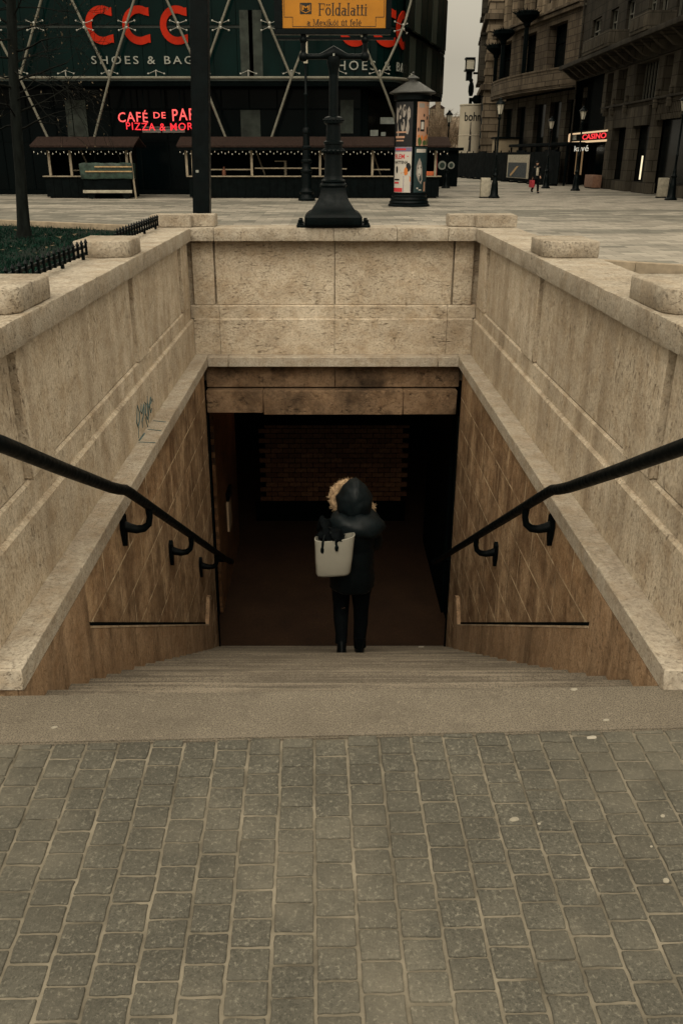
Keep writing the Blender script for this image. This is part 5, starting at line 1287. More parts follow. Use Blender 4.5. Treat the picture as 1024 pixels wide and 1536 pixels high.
bow = [(LB * i / 16, -1.7 * math.sin(PI * i / 16) ** .6) for i in range(17)]
mb = mbB(); mb.prism(bow + [(LB, .02), (0, .02)], 'z', 7.15, 7.5); mb.prism([(x_, y_ * .93) for x_, y_ in bow] + [(LB, .02), (0, .02)], 'z', 6.9, 7.149); mb.build('balcony_slab', m_tower2, bb, smooth=False)
mb = mbB()
for (x0_, y0_), (x1_, y1_) in zip(bow[:-1], bow[1:]):
    mb.prism([(x0_, y0_ + .06), (x1_, y1_ + .06), (x1_, y1_ + .22), (x0_, y0_ + .22)], 'z', 7.501, 8.25)
    mb.prism([(x0_, y0_ + .0), (x1_, y1_ + .0), (x1_, y1_ + .28), (x0_, y0_ + .28)], 'z', 8.251, 8.38)
mb.build('balcony_parapet', m_tower2, bb, smooth=False)
opn = [(sB(744, 10), sB(765, 10)), (sB(779, 10), sB(802, 10)), (sB(820, 10), sB(848, 10))]
mb = mbB(); wall_with_holes(mb, 0, LB, 8.0, 12.2, [(a_, min(b_, LB - .3), 8.0, 11.7) for a_, b_ in opn], .0, .7); mb.build('arcade_wall', m_tower2, bb, smooth=False)
for a_, b_ in opn:
    b_ = min(b_, LB - .3)
    mb = mbB(); mb.box(a_, a_ + .12, .72, .8, 8.0, 11.7); mb.box(b_ - .12, b_, .72, .8, 8.0, 11.7); mb.box((a_ + b_) / 2 - .06, (a_ + b_) / 2 + .06, .72, .8, 8, 11.7); mb.box(a_, b_, .72, .79, 10.4, 10.5)
    o = mb.build('window', m_void, bb, smooth=False); mb = mbB(); mb.box(a_, b_, .81, .85, 8, 11.7); mb.build('pane', m_win, o, smooth=False)
mb = mbB(); mb.box(-.1, LB, -.35, .7, 12.201, 12.5, .04); mb.box(-.1, LB, -.5, .7, 12.501, 12.7, .04); mb.build('cornice', m_tower2, bb)
up = []
x = .8
while x < LB - 2: up.append((x, x + 1.5)); x += 3.1
mb = mbB(); wall_with_holes(mb, 0, LB, 12.7, 22, [(a_, b_, z, z + 2.4) for a_, b_ in up for z in (13.6, 17.6)], .6, 1.3)
for a_, b_ in up: mb.box(b_ + .45, b_ + .95, .35, .599, 12.71, 21)
mb.build('upper_wall', m_tower, bb, smooth=False)
mb = mbB()
for a_, b_ in up:
    for z in (13.6, 17.6): mb.box(a_, b_, 1.0, 1.1, z, z + 2.4)
build_each(mb, 'upper_window', m_win, bb, smooth=False)
for u, lb, hz in ((740.5, 'dark urn on its slim post at the far end of the bowed balcony', 11.4), (771, 'dark urn on the middle post of the bowed balcony', 12.0), (810, 'largest dark urn, on the post nearest the drainpipe', 12.6)):
    s = sB(u, 10); s = max(.4, s); yb_ = -1.7 * math.sin(PI * s / LB) ** .6 + .3
    P_ = FB @ Vector((s, yb_, 0)); t = thing('balcony_urn', lb, 'urn', (P_.x, P_.y, 8.38), 'dark urns along the bowed balcony')
    mb = MB(); mb.box(P_.x - .16, P_.x + .16, P_.y - .16, P_.y + .16, 8.381, hz - .8, .02); mb.build('post', m_void, t)
    mb = MB(); mb.lathe([(.16, -.8), (.25, -.74), (.3, -.5), (.62, -.25), (.92, .0), (.95, .25), (.78, .34), (.1, .3)], P_.x, P_.y, hz, 14); mb.build('bowl', m_void, t)
    mb = MB(); rr = random.Random(int(u))
    for k in range(90):
        a = rr.uniform(0, 6.28); r_ = rr.uniform(.0, .95); b = Vector((P_.x + r_ * math.cos(a), P_.y + r_ * math.sin(a), hz + .15)); d = Vector((math.cos(a) * rr.uniform(0, .5), math.sin(a) * rr.uniform(0, .5), rr.uniform(.12, .42))); w_ = d.orthogonal().normalized() * .07
        mb.quad(b - w_, b + w_, b + d * .7 + w_ * .8, b + d)
    mb.build('foliage', m_void, t, smooth=False)
# corner tower with banded stone
tw = thing('corner_tower', 'pale banded stone corner building with bay windows at the end of the street', 'building', (15.4, 92.5, 0))
mb = MB(); k = 0; z = 0
while z < 25:
    o_ = .10 if k % 2 else 0
    mb.prism([(15.4 - o_, 92.6 - o_), (17.2 - o_, 106), (24, 106), (24, 92.6 - o_)], 'z', z, z + .62); z += .62; k += 1
mb.build('wall', m_tower, tw, smooth=False)
mb = MB()
for z in (8.0, 14.0, 20.5): mb.prism([(14.95, 92.2), (16.8, 106.2), (24, 106.2), (24, 92.2)], 'z', z, z + .5)
build_each(mb, 'cornice', m_tower2, tw, smooth=False)
dirc = Vector((1.8, 13.4)).normalized()
for k, (q, z, h) in enumerate(((3.0, 9.2, 3.8), (6.5, 9.2, 3.8), (9.8, 9.2, 3.8), (4.0, 15.2, 5), (8.5, 15.2, 5), (2.5, 3.0, 4.4), (6.5, 3.0, 4.4), (10.3, 3, 4.4))):
    c = Vector((15.4, 92.6)) + dirc * q; mb = MB(); mb.M = frame(c.x, c.y, math.atan2(dirc.y, dirc.x))
    mb.prism([(-1.0, -.05), (-.6, .55 if z > 5 else .15), (.6, .55 if z > 5 else .15), (1.0, -.05)], 'z', z, z + h); mb.box(-1.1, 1.1, -.05, .65 if z > 5 else .2, z - .25, z - .001); mb.box(-1.1, 1.1, -.05, .65 if z > 5 else .2, z + h + .001, z + h + .2)
    mb.build('bay_window', m_concrete if z > 5 else m_win, tw, smooth=False)
c = aty(704, 97, 100.5); wl_ = thing('wall_lantern', 'square pale lantern on a bracket high on the corner tower', 'lantern', (c.x, 100.5, c.z))
mb = MB(); mb.box(c.x - .42, c.x + .42, 100.1, 100.9, c.z - .45, c.z + .45); mb.build('glass', m_lampglass, wl_)
mb = MB(); mb.box(c.x - .5, c.x + .5, 100.02, 100.98, c.z + .451, c.z + .65); mb.box(c.x - .5, c.x + .5, 100.02, 100.98, c.z - .65, c.z - .451)
for sx in (-.46, .46): mb.box(c.x + sx - .06, c.x + sx + .06, 100.03, 100.1, c.z - .45, c.z + .45)
mb.box(c.x + .42, c.x + 1.9, 100.4, 100.6, c.z - .9, c.z - .7); mb.box(c.x - .3, c.x + .3, 100.3, 100.8, c.z - 1.5, c.z - .66); mb.build('bracket', m_black, wl_)
# white round tower with lettering
rx_, ry_ = aty(705, 200, 98).x, 98.0
rt_ = thing('advert_tower', 'white round wrapped tower with black bohn lettering above the hoarding', 'tower', (rx_, ry_, 0))
zt_ = aty(705, 157, 97).z
mb = MB(); mb.lathe([(1.22, 0), (1.22, 4.0), (1.25, 4.02), (1.25, 4.1), (1.22, 4.12), (1.22, zt_), (.001, zt_ + .02)], rx_, ry_, 0, 40); mb.build('wrap', m_shell, rt_)
mb = MB(); mb.lathe([(1.23, zt_ - .1), (1.28, zt_ - .05), (1.28, zt_ + .05), (1.2, zt_ + .08)], rx_, ry_, 0, 40); mb.build('top_ring', m_grey, rt_)
CB = math.atan2(-ry_, -rx_)
me = text_mesh('bohn', 1.75, .85, 0, bold=.02); mb = MB()
vs_ = []
for v in me.vertices:
    a = CB + v.co.x / 1.235 + .12; vs_.append(mb._v((rx_ + 1.235 * math.cos(a), ry_ + 1.235 * math.sin(a), aty(705, 175, 97).z + v.co.y)))
for p in me.polygons: mb.bm.faces.new([vs_[i] for i in p.vertices])
mb.build('lettering', m_ink, rt_, smooth=False)
mb = MB()
me = text_mesh('l', .25, 1.9, 0)
for k, (w0, z0_, z1_) in enumerate(((.30, 2.2, 3.3), (.26, 3.3, 4.1), (.12, 4.1, 5.0))):
    pts_ = []
    for d_, z_ in ((-w0 / 2, z0_), (w0 / 2, z0_), (w0 / 2 * .8, z1_), (-w0 / 2 * .4, z1_)):
        a = CB + d_ / 1.24 - .02; pts_.append((rx_ + 1.24 * math.cos(a), ry_ + 1.24 * math.sin(a), z_ + .3))
    mb.quad(*pts_)
mb.build('figure_print', m_ink, rt_, smooth=False)
mb = MB(); mb.box(rx_ - .35, rx_ - .05, ry_ - .2, ry_ + .1, zt_, zt_ + .7); mb.ball((rx_ - .2, ry_, zt_ + 1.5), (.3, .25, .8), 8); mb.ball((rx_ - .25, ry_, zt_ + 2.3), .22, 8); mb.ball((rx_ + .55, ry_ + .3, zt_ + .55), (.55, .4, .5), 8); mb.build('finial_statue', m_void, rt_)
# black site hoarding with a gate, picture panel and container behind
hA, hB = Vector((13.3, 100, 0)), Vector((16.9, 67, 0)); dh = (hB - hA); hl = dh.length; angH = math.atan2(dh.y, dh.x); FH = frame(hA.x, hA.y, angH)
def mbH(): m = MB(); m.M = FH; return m
ho = thing('site_hoarding', 'long black site hoarding along the pale stone building', 'hoarding', (hA.x, hA.y, 0))
mb = mbH(); x = 0
rr = random.Random(8)
while x < hl - .1: mb.box(x + .02, min(hl, x + 2.3) - .02, 0, .06, .12, 2.35 + rr.choice((0, 0, .12))); x += 2.3
mb.build('panel', m_hoard, ho, smooth=False)
mb = mbH(); x = 0
while x < hl: mb.box(x - .04, x + .04, .061, .15, 0, 2.5); mb.box(x - .3, x + .3, -.35, .3, 0, .11); x += 2.3
build_each(mb, 'post', m_hoard, ho, smooth=False)
mb = mbH(); sh = lambda u: s_of_u(u, hA.x, hA.y, angH, 1.2)
p, q = sh(761), sh(793); mb.box(p, q, -.05, -.005, .35, 2.15); o = mb.build('picture_panel', m_grey, ho, smooth=False)
mb = mbH(); mb.box(p + .3, q - .5, -.07, -.051, .40, 1.55); mb.build('picture', pc('dark_blue', (.02, .028, .034)), o, smooth=False)
mb = mbH(); mb.prism([(p + 1.0, .6), (p + 2.6, 1.25), (p + 3.2, 1.3), (p + 2.2, .85), (p + 1.2, .45)], 'y', -.085, -.071); mb.build('pale_figure', m_tan, o, smooth=False)
kr = thing('kiosk_roof', 'flat dark canopy on posts behind the hoarding, left of the drainpipe', 'canopy', (16.5, 72, 0))
mb = mbH(); p, q = sh(752), sh(836); mb.box(p, q, .5, 2.6, 2.75, 2.98, .02); mb.build('roof', m_hoard, kr)
mb = mbH()
for s in (p + .3, (p + q) / 2, q - .3): mb.box(s - .06, s + .06, .6, .72, 0, 2.74); mb.box(s - .06, s + .06, 2.4, 2.52, 0, 2.74)
mb.build('post', m_hoard, kr)
c0, c1 = aty(742, 240, 84), aty(778, 208, 84)
cn = thing('site_container', 'beige site container standing on a dark frame behind the hoarding', 'container', ((c0.x + c1.x) / 2, 84, 0))
mb = MB(); mb.box(c0.x, c1.x, 84, 86, 1.5, c1.z, .03)
for i in range(8): mb.box(c0.x + .1 + i * (c1.x - c0.x) / 8, c0.x + .22 + i * (c1.x - c0.x) / 8, 83.96, 83.999, 1.6, c1.z - .1)
mb.build('body', m_beige, cn)
mb = MB(); mb.box(c0.x - .15, c1.x + .2, 83.8, 86.1, c1.z + .001, c1.z + .14); mb.box(c1.x + .03, c1.x + .2, 83.85, 84.0, 0, c1.z); mb.box(c0.x - .15, c0.x - .03, 83.85, 84.0, 0, c1.z); mb.box(c0.x - .03, c1.x + .03, 84, 86, 0, 1.49); mb.build('frame', m_hoard, cn)
# round logo boards on a dark kiosk beyond the long stall
k0 = aty(666, 248, 66); kd_ = thing('dark_kiosk', 'low dark kiosk with two pale round emblems, beyond the end of the long stall', 'kiosk', (k0.x, 66, 0))
mb = MB(); mb.box(k0.x - 1.6, k0.x + 1.0, 66.05, 68, 0, 2.4, .03); mb.box(k0.x - 1.9, k0.x + 1.3, 65.8, 68.2, 2.401, 2.6, .02); mb.build('body', m_hoard, kd_)
for dx, r_ in ((-.15, .30), (.5, .24)):
    mb = MB(); mb.tube([(k0.x + dx, 66.049, k0.z), (k0.x + dx, 66.02, k0.z)], r_, 20); o = mb.build('emblem', m_white, kd_)
    mb = MB(); mb.tube([(k0.x + dx, 66.019, k0.z), (k0.x + dx, 66.005, k0.z)], r_ * .62, 16); mb.build('emblem_centre', m_green, o)
# ------------------------------------------------------------------ people
def skin_body(J, B, levels=2):
    """J: name -> (pos, (rx, ry)); B: list of (a, b). One continuous surface grown along the joints."""
    names = list(J); idx = {n: i for i, n in enumerate(names)}
    me = bpy.data.meshes.new('tmp_body'); me.from_pydata([J[n][0] for n in names], [(idx[a], idx[b]) for a, b in B], [])
    ob = bpy.data.objects.new('tmp_body', me); COL.objects.link(ob)
    sm = ob.modifiers.new('s', 'SKIN'); sm.use_smooth_shade = True
    for n in names:
        r = J[n][1]; sv = me.skin_vertices[0].data[idx[n]]; sv.radius = r if isinstance(r, tuple) else (r, r)
        sv.use_root = (n == 'pelvis')
    sb = ob.modifiers.new('u', 'SUBSURF'); sb.levels = levels; sb.render_levels = levels
    dg = bpy.context.evaluated_depsgraph_get(); dg.update()
    out = bpy.data.meshes.new_from_object(ob.evaluated_get(dg)); bpy.data.objects.remove(ob); bpy.data.meshes.remove(me)
    return out
def V(*a): return Vector(a)
def human_joints(P):
    """P gives the main joints; hands get a palm, four bent fingers and a thumb."""
    J = {'pelvis': (P['pelvis'], .125), 'belly': (P['belly'], .12), 'chest': (P['chest'], (.145, .12)), 'neck0': (P['neck'], .055), 'head0': (P['head'] + V(0, -.005, -.075), .062), 'head1': (P['head'] + V(0, .01, .0), (.078, .095)), 'head2': (P['head'] + V(0, -.005, .075), .07)}
    B = [('pelvis', 'belly'), ('belly', 'chest'), ('chest', 'neck0'), ('neck0', 'head0'), ('head0', 'head1'), ('head1', 'head2')]
    for s in 'LR':
        J['sh' + s] = (P['sh' + s], .062); J['el' + s] = (P['el' + s], .043); J['wr' + s] = (P['wr' + s], .028)
        B += [('chest', 'sh' + s), ('sh' + s, 'el' + s), ('el' + s, 'wr' + s)]
        d = (P['wr' + s] - P['el' + s]).normalized(); sg = -1 if s == 'L' else 1
        side = V(-sg, .2, 0); side = (side - d * side.dot(d)).normalized(); nrm = d.cross(side).normalized()
        if nrm.z > 0: nrm = -nrm
        palm = P['wr' + s] + d * .055; J['pm' + s] = (palm, (.036, .018)); B.append(('wr' + s, 'pm' + s))
        for k, (o_, L) in enumerate(((.03, .068), (.010, .076), (-.010, .07), (-.029, .055))):
            b = palm + d * .04 + side * o_; J[f'f{k}a' + s] = (b, .0095); J[f'f{k}b' + s] = (b + d * L * .45 + nrm * .010, .0085); J[f'f{k}c' + s] = (b + d * L * .75 + nrm * .032, .0075); J[f'f{k}d' + s] = (b + d * L * .7 + nrm * .058, .006)
            B += [('pm' + s, f'f{k}a' + s), (f'f{k}a' + s, f'f{k}b' + s), (f'f{k}b' + s, f'f{k}c' + s), (f'f{k}c' + s, f'f{k}d' + s)]
        t0 = P['wr' + s] + d * .03 + side * .036; J['t0' + s] = (t0, .011); J['t1' + s] = (t0 + d * .035 + side * .018 + nrm * .01, .0095); J['t2' + s] = (t0 + d * .06 + side * .012 + nrm * .026, .0075)
        B += [('pm' + s, 't0' + s), ('t0' + s, 't1' + s), ('t1' + s, 't2' + s)]
        J['hp' + s] = (P['hp' + s], .088); J['kn' + s] = (P['kn' + s], .058); J['an' + s] = (P['an' + s], .038); J['ft' + s] = (P['an' + s] + V(0, .10, -.045), (.036, .028)); J['to' + s] = (P['an' + s] + V(0, .17, -.06), (.034, .02))
        B += [('pelvis', 'hp' + s), ('hp' + s, 'kn' + s), ('kn' + s, 'an' + s), ('an' + s, 'ft' + s), ('ft' + s, 'to' + s)]
    return J, B
def ell(c, rx, ry, n=20, a0=0):
    return [(c[0] + rx * math.cos(2 * PI * k / n + a0), c[1] + ry * math.sin(2 * PI * k / n + a0), c[2]) for k in range(n)]
def face(mb, h, s=1.0):
    """nose, lips, eyes and ears on a head centred at h, looking to +y"""
    mb.tube([h + V(0, .092, .022), h + V(0, .112, -.008), h + V(0, .118, -.02), h + V(0, .10, -.028)], [.008, .012, .014, .009], 8)
    for sx in (-1, 1):
        mb.ball(h + V(.077 * sx, -.005, -.005), (.012, .024, .034), 8); mb.ball(h + V(.03 * sx, .086, .018), (.013, .010, .009), 8)
    mb.tube([h + V(-.024, .088, -.056), h + V(0, .099, -.054), h + V(.024, .088, -.056)], [.004, .008, .004], 6)
m_sole = plain('boot_sole_rubber', (.03, .027, .022), .7, .2)
def person_on_stairs():
    n = 14; zf = -RI * n; fx = aty(528, 850, 6.85).x; fy = 6.85
    L = V(fx, fy, zf)
    t = thing('person', 'person in a black hooded coat with fur trim walking down the stairs', 'person', tuple(L))
    T = Matrix.Translation(L)
    P = dict(pelvis=V(0, 0, .93), belly=V(0, .015, 1.08), chest=V(0, .0, 1.27), neck=V(.0, .045, 1.47), head=V(.01, .12, 1.60),
             shL=V(-.165, .0, 1.39), elL=V(-.215, .0, 1.18), wrL=V(-.11, .19, 1.25), shR=V(.165, .0, 1.39), elR=V(.205, .06, 1.16), wrR=V(.10, .22, 1.27),
             hpL=V(-.085, .0, .87), knL=V(-.098, .11, .50), anL=V(-.09, -.04, .205), hpR=V(.085, .0, .87), knR=V(.092, .12, .46), anR=V(.085, .10, .105 - .03))
    J, B = human_joints(P)
    body = skin_body(J, B)
    mb = MB(); mb.mesh(body, T); h = L + P['head']; face(mb, h); mb.build('body', m_skin, t, ang=80)
    def loft(name, mat, rings, parent=t, n=20, ang=70, jit=0, jsc=9):
        m = MB(); m.M = T; m.loft(rings)
        if jit: m.jitter(jit, jsc)
        return m.build(name, mat, parent, ang=ang)
    # trousers: two legs joined at the seat
    m = MB(); m.M = T
    for s in 'LR':
        hp, kn, an = P['hp' + s], P['kn' + s], P['an' + s]
        pts = [hp + V(0, 0, .06), hp + V(0, 0, -.05), hp.lerp(kn, .5), kn, kn.lerp(an, .35) + V(0, -.015, 0), kn.lerp(an, .8), an + V(0, 0, -.015)]
        m.tube(pts, [.105, .105, .088, .070, .068, .056, .055], 16)
    m.loft([ell((0, 0, .80), .175, .125), ell((0, 0, .90), .185, .135), ell((0, 0, 1.0), .17, .125)])
    m.jitter(.014, 12); m.build('trousers', m_trouser, t, ang=80)
    for s in 'LR':
        an = P['an' + s]; m = MB(); z0 = (-.0 if s == 'L' else -.03)
        b = V(an.x, an.y - (.10 if s == 'L' else 0), z0)
        piv = V(b.x, b.y + .15, 0); TF = T @ Matrix.Translation(piv) @ Matrix.Rotation(math.radians(-35 if s == 'L' else 0), 4, 'X') @ Matrix.Translation(-piv); m.M = TF
        def foot(dz, k, y0, y1): 
            return [(b.x + k * .045 * math.cos(a) * (1.0 if math.sin(a) < .3 else .95), b.y + (y0 + y1) / 2 + (y1 - y0) / 2 * math.sin(a), b.z + dz) for a in [2 * PI * q / 18 for q in range(18)]]
        m.loft([foot(.0, 1.0, -.07, .20), foot(.022, 1.05, -.075, .205), foot(.045, 1.03, -.07, .20), foot(.075, .95, -.066, .15), foot(.11, .98, -.062, .075), foot(.16, 1.05, -.06, .05), foot(.21, 1.18, -.06, .055)])
        m.build('boot', m_boot, t, ang=60)
        m = MB(); m.M = TF; m.loft([foot(-.012, 1.06, -.078, .21), foot(.003, 1.06, -.078, .21)]); m.build('boot_sole', m_sole, t)
    # coat
    hem = lambda z, rx, ry, y=0.0: ell((0, y, z), rx, ry, 28)
    rings = [hem(.755, .185, .155), hem(.775, .20, .168), hem(.86, .203, .168), hem(.94, .198, .165), hem(.97, .19, .158), hem(1.0, .197, .162),
             hem(1.13, .196, .16, .01), hem(1.16, .19, .155, .01), hem(1.19, .20, .16, .01), hem(1.28, .205, .16, .01), hem(1.36, .20, .15, .015), hem(1.43, .16, .12, .03), hem(1.48, .10, .09, .045)]
    loft('coat', m_coat, rings, jit=.013, jsc=10)
    m = MB(); m.M = T
    for s in 'LR':
        a, e, w_ = P['sh' + s], P['el' + s], P['wr' + s]
        pts, rs = [], []
        for k in range(13):
            q = k / 12; p = a.lerp(e, q * 2) if q < .5 else e.lerp(w_, q * 2 - 1); pts.append(p); rs.append((.080 - .026 * q) * (1 + (.07 if k % 3 else -.05)))
        pts.append(w_ + (w_ - e).normalized() * .012); rs.append(.042)
        m.tube(pts, rs, 16)
    m.jitter(.007, 14); m.build('sleeves', m_coat, t, ang=80)
    # puffy hood base lying on the shoulders, then the hood itself
    rings = [ell((.03, .01, 1.295), .19, .15, 28), ell((.03, .005, 1.31), .235, .178, 28), ell((.035, .0, 1.35), .25, .19, 28), ell((.03, .0, 1.40), .245, .186, 28), ell((.02, .005, 1.44), .22, .172, 28), ell((.01, .02, 1.465), .18, .15, 28), ell((.01, .05, 1.48), .10, .10, 28)]
    rings = [[(x * (1 + .035 * math.sin(k * 2 * PI / 28 * 5 + i * .9) + .02 * math.sin(k * 2 * PI / 28 * 11 + i * 2)), y * (1 + .03 * math.sin(k * 2 * PI / 28 * 6 + i * 1.3)), z + .012 * math.sin(k * 2 * PI / 28 * 4 + i)) for k, (x, y, z) in enumerate(r_)] for i, r_ in enumerate(rings)]
    loft('shoulder_cape', m_hood, rings, jit=.02, jsc=13)
    hc = V(.015, .085, 1.60); m = MB(); m.M = T; R_ = []
    for i, q in enumerate([-.95, -.8, -.55, -.25, .05, .35, .6, .8, .93, .99]):
        # rings from the face opening (front) towards the back of the head
        pass
    NR = 14
    for i in range(NR):
        a = PI * (.30 + .692 * i / (NR - 1)); rad = math.sin(a)
        ring_ = []
        for k in range(36):
            q = 2 * PI * k / 36; cq, sq = math.cos(q), math.sin(q)
            fold = 1 + .028 * math.sin(q * 10 + i * .35) * (1 if sq < .6 else .5) + .022 * math.sin(i * 2.0 + q * 2)
            ring_.append((hc.x + .158 * rad * fold * cq * (1 - .40 * max(0, sq) + .14 * max(0, -sq)), hc.y + .155 * math.cos(a) + .03 * min(0, sq) * rad, hc.z + (.165 if sq > 0 else .22) * rad * fold * sq))
        R_.append(ring_)
    m.loft(R_, cap=False); m.bm.faces.new([v for v in list(m.bm.verts)[-36:]])
    m.jitter(.010, 13)
    m.tube([hc + V(.01, .08, .157), hc + V(.012, 0, .168), hc + V(.014, -.08, .145), hc + V(.014, -.135, .085), hc + V(.012, -.155, .0), hc + V(.01, -.15, -.10)], [.003, .004, .004, .004, .004, .003], 6)
    m.build('hood', m_hood, t, ang=80)
    m = MB(); m.M = T; rr = random.Random(2)
    ring = []
    for k in range(40):
        a = 2 * PI * k / 40; ring.append(hc + V(-.045 + (.140 if math.cos(a) < 0 else .115) * math.cos(a) + .13 * max(0, math.sin(-a)) * max(0, math.cos(a)) * 1.6, .12 + .03 * math.sin(a), -.065 + (.135 if math.sin(a) > 0 else .125) * math.sin(a)))
    ring.append(ring[0]); m.tube(ring, .040, 8); m.jitter(.012, 22)
    pts_ = ring[:-1]
    for p in pts_:
        for _ in range(70):
            d = V(rr.gauss(0, 1), rr.gauss(0, 1), rr.gauss(0, 1)).normalized(); b = p + d * .036; s_ = d.orthogonal().normalized() * .0035; e_ = d * rr.uniform(.008, .02) + V(rr.gauss(0, .01), -.004, rr.gauss(0, .01))
            m.bm.faces.new([m._v(b - s_), m._v(b + s_), m._v(b + e_)])
    m.build('fur_trim', m_fur, t, ang=180)
    # tote bag hung on the left arm
    T0 = T; T = Matrix.Translation(L + V(.0, 0, .225))
    bg = thing('tote_bag', 'light grey rigid tote bag with short black handles hanging behind the hooded person', 'bag', tuple(L + V(-.165, -.26, 1.02)))
    a = -.10
    def br(z, w_, d_, sag=0, tilt=0.0, n=28):
        out = []
        for k in range(n):
            q = 2 * PI * k / n; c, s = math.cos(q), math.sin(q)
            px = math.copysign(abs(c) ** .45, c) * w_ / 2; py = math.copysign(abs(s) ** .55, s) * d_ / 2
            out.append((-.172 + px - a * (z - .8) * .35, -.265 + py + px * .12, z + (tilt * px) - sag * (1 - (2 * px / w_) ** 2)))
        return out
    m = MB(); m.M = T
    m.loft([br(.792, .20, .09), br(.797, .275, .125), br(.82, .298, .14), br(.95, .318, .145), br(1.07, .332, .14, 0, .04), br(1.15, .344, .125, .018, .07), br(1.152, .330, .112, .018, .07), br(1.08, .32, .125, 0, .04), br(.84, .285, .125)])
    m.build('shell', m_bag, bg, ang=60)
    for yy, lb in ((-.335, 0), (-.185, 1)):
        m = MB(); m.M = T; b = V(-.20, yy, 1.10)
        m.tube([b + V(-.065, -.008, -.03), b + V(-.060, -.004, .03), b + V(-.05, .03, .07), b + V(-.01, .07 if lb == 0 else -.02, .095), b + V(.03, .03, .075), b + V(.05, -.002, .04), b + V(.055, .0, -.01)], [.010, .011, .011, .012, .011, .011, .010], 8)
        for dx, dz in ((-.066, -.045), (.056, -.025)): m.ball(b + V(dx, -.008, dz), (.017, .010, .034), 8)
        m.build('handle', m_black, bg, ang=80)
    m = MB(); m.M = T; m.M = T0; m.ball(V(-.195, -.22, 1.375), (.115, .11, .065), 24); m.ball(V(-.25, -.12, 1.39), (.06, .10, .08), 18); m.jitter(.05, 17); m.jitter(.02, 40); m.build('scarf_bundle', m_trouser, t)
person_on_stairs()
def walker():
    g = atz(801, 290, 0); L = V(g.x, g.y, .0)
    t = thing('person', 'distant person in dark clothes walking across the square with a red bag', 'person', tuple(L))
    T = Matrix.Translation(L) @ Matrix.Rotation(PI + .25, 4, 'Z')
    P = dict(pelvis=V(0, 0, .95), belly=V(0, .01, 1.1), chest=V(0, .02, 1.3), neck=V(0, .03, 1.5), head=V(0, .05, 1.64),
             shL=V(-.17, 0, 1.43), elL=V(-.23, -.08, 1.16), wrL=V(-.22, .10, .95), shR=V(.17, 0, 1.43), elR=V(.24, .0, 1.15), wrR=V(.24, .05, .90),
             hpL=V(-.085, 0, .89), knL=V(-.09, .16, .50), anL=V(-.08, .22, .11), hpR=V(.085, 0, .89), knR=V(.09, .0, .48), anR=V(.08, -.24, .16))
    J, B = human_joints(P); body = skin_body(J, B, 1)
    mb = MB(); mb.mesh(body, T); mb.M = T; face(mb, P['head']); mb.build('body', m_skin, t, ang=80)
    m = MB(); m.M = T
    for s in 'LR': m.tube([P['hp' + s] + V(0, 0, .06), P['hp' + s], P['kn' + s], P['an' + s]], [.105, .105, .075, .06], 10)
    m.build('trousers', m_trouser, t, ang=80)
    m = MB(); m.M = T; m.loft([ell((0, 0, .78), .19, .15), ell((0, 0, .95), .19, .15), ell((0, .01, 1.15), .185, .14), ell((0, .01, 1.35), .205, .14), ell((0, .02, 1.46), .13, .10), ell((0, .03, 1.54), .07, .07)])
    for s in 'LR': m.tube([P['sh' + s], P['el' + s], P['wr' + s]], [.085, .07, .05], 10)
    m.build('jacket', m_coat, t, ang=80)
    m = MB(); m.M = T; m.loft([ell((0, .145, .98), .07, .03), ell((0, .15, 1.2), .08, .03), ell((0, .14, 1.42), .07, .03)]); m.build('shirt_front', m_grey, t)
    m = MB(); m.M = T; m.ball(P['head'] + V(0, -.02, .05), (.10, .115, .09), 12); m.build('hair', m_black, t)
    for s in 'LR':
        m = MB(); m.M = T; m.ball(P['an' + s] + V(0, .06, -.055), (.045, .13, .05), 10); m.build('shoe', m_boot, t)
    b = T @ (P['wrR'] + V(.03, .05, -.12)); bg = thing('hand_bag', 'small red bag carried by the distant person in dark clothes', 'bag', (b.x, b.y, b.z - .5))
    m = MB(); m.M = T; c = P['wrR'] + V(.03, .04, -.05); m.box(c.x - .09, c.x + .09, c.y - .18, c.y + .18, c.z - .52, c.z - .12, .02); m.build('body', plain('red_bag', (.30, .03, .04), .6), bg)
    m = MB(); m.M = T; m.tube([c + V(0, -.1, -.13), c + V(0, -.05, .0), c + V(0, .02, .03), c + V(0, .08, .0), c + V(0, .12, -.13)], .012, 6); m.build('handle', m_black, bg)
walker()
# ------------------------------------------------------------------ small litter on the paving
m_gum = plain('dried_gum', (.26, .235, .185), .8, .2, .15, 40); m_paper = plain('paper_scrap', (.34, .31, .255), .8, .2, .1, 30)
def blot(u, v, r, lbl, mat, seed, st=1.0, name='gum_spot', z=None):
    zz = 0; p = atz(u, v, 0)
    if p.y < 2.6: p = atz(u, v, pz(p.y))
    if z is not None: p = atz(u, v, z)
    z1 = (pz(p.y) if p.y < 2.58 + .035 * p.x else .006) if z is None else z
    q = random.Random(seed); mb = MB(); rings = []
    ks = [1 + .22 * math.sin(k * .8 + q.uniform(0, .5)) * q.uniform(.5, 1) + q.uniform(-.08, .08) for k in range(16)]; ks[-1] = (ks[0] + ks[-2]) / 2
    for rr_, h in ((1, -.001), (.9, .0016), (.5, .0028)):
        rings.append([(p.x + r * st * rr_ * ks[k] * math.cos(2 * PI * k / 16), p.y + r * rr_ * ks[k] * math.sin(2 * PI * k / 16), z1 + h) for k in range(16)])
    mb.loft(rings); o = mb.build(name, mat, loc=(p.x, p.y, z1)); tag(o, lbl, 'litter')
blot(998, 1321, .010, 'largest pale gum spot on the pavers near the right edge', m_gum, 1)
blot(993, 1224, .008, 'pale gum spot on the pavers above the largest one', m_gum, 2)
blot(771, 1229, .010, 'smeared tan blot on the pavers right of the middle', m_gum, 3, 1.6)
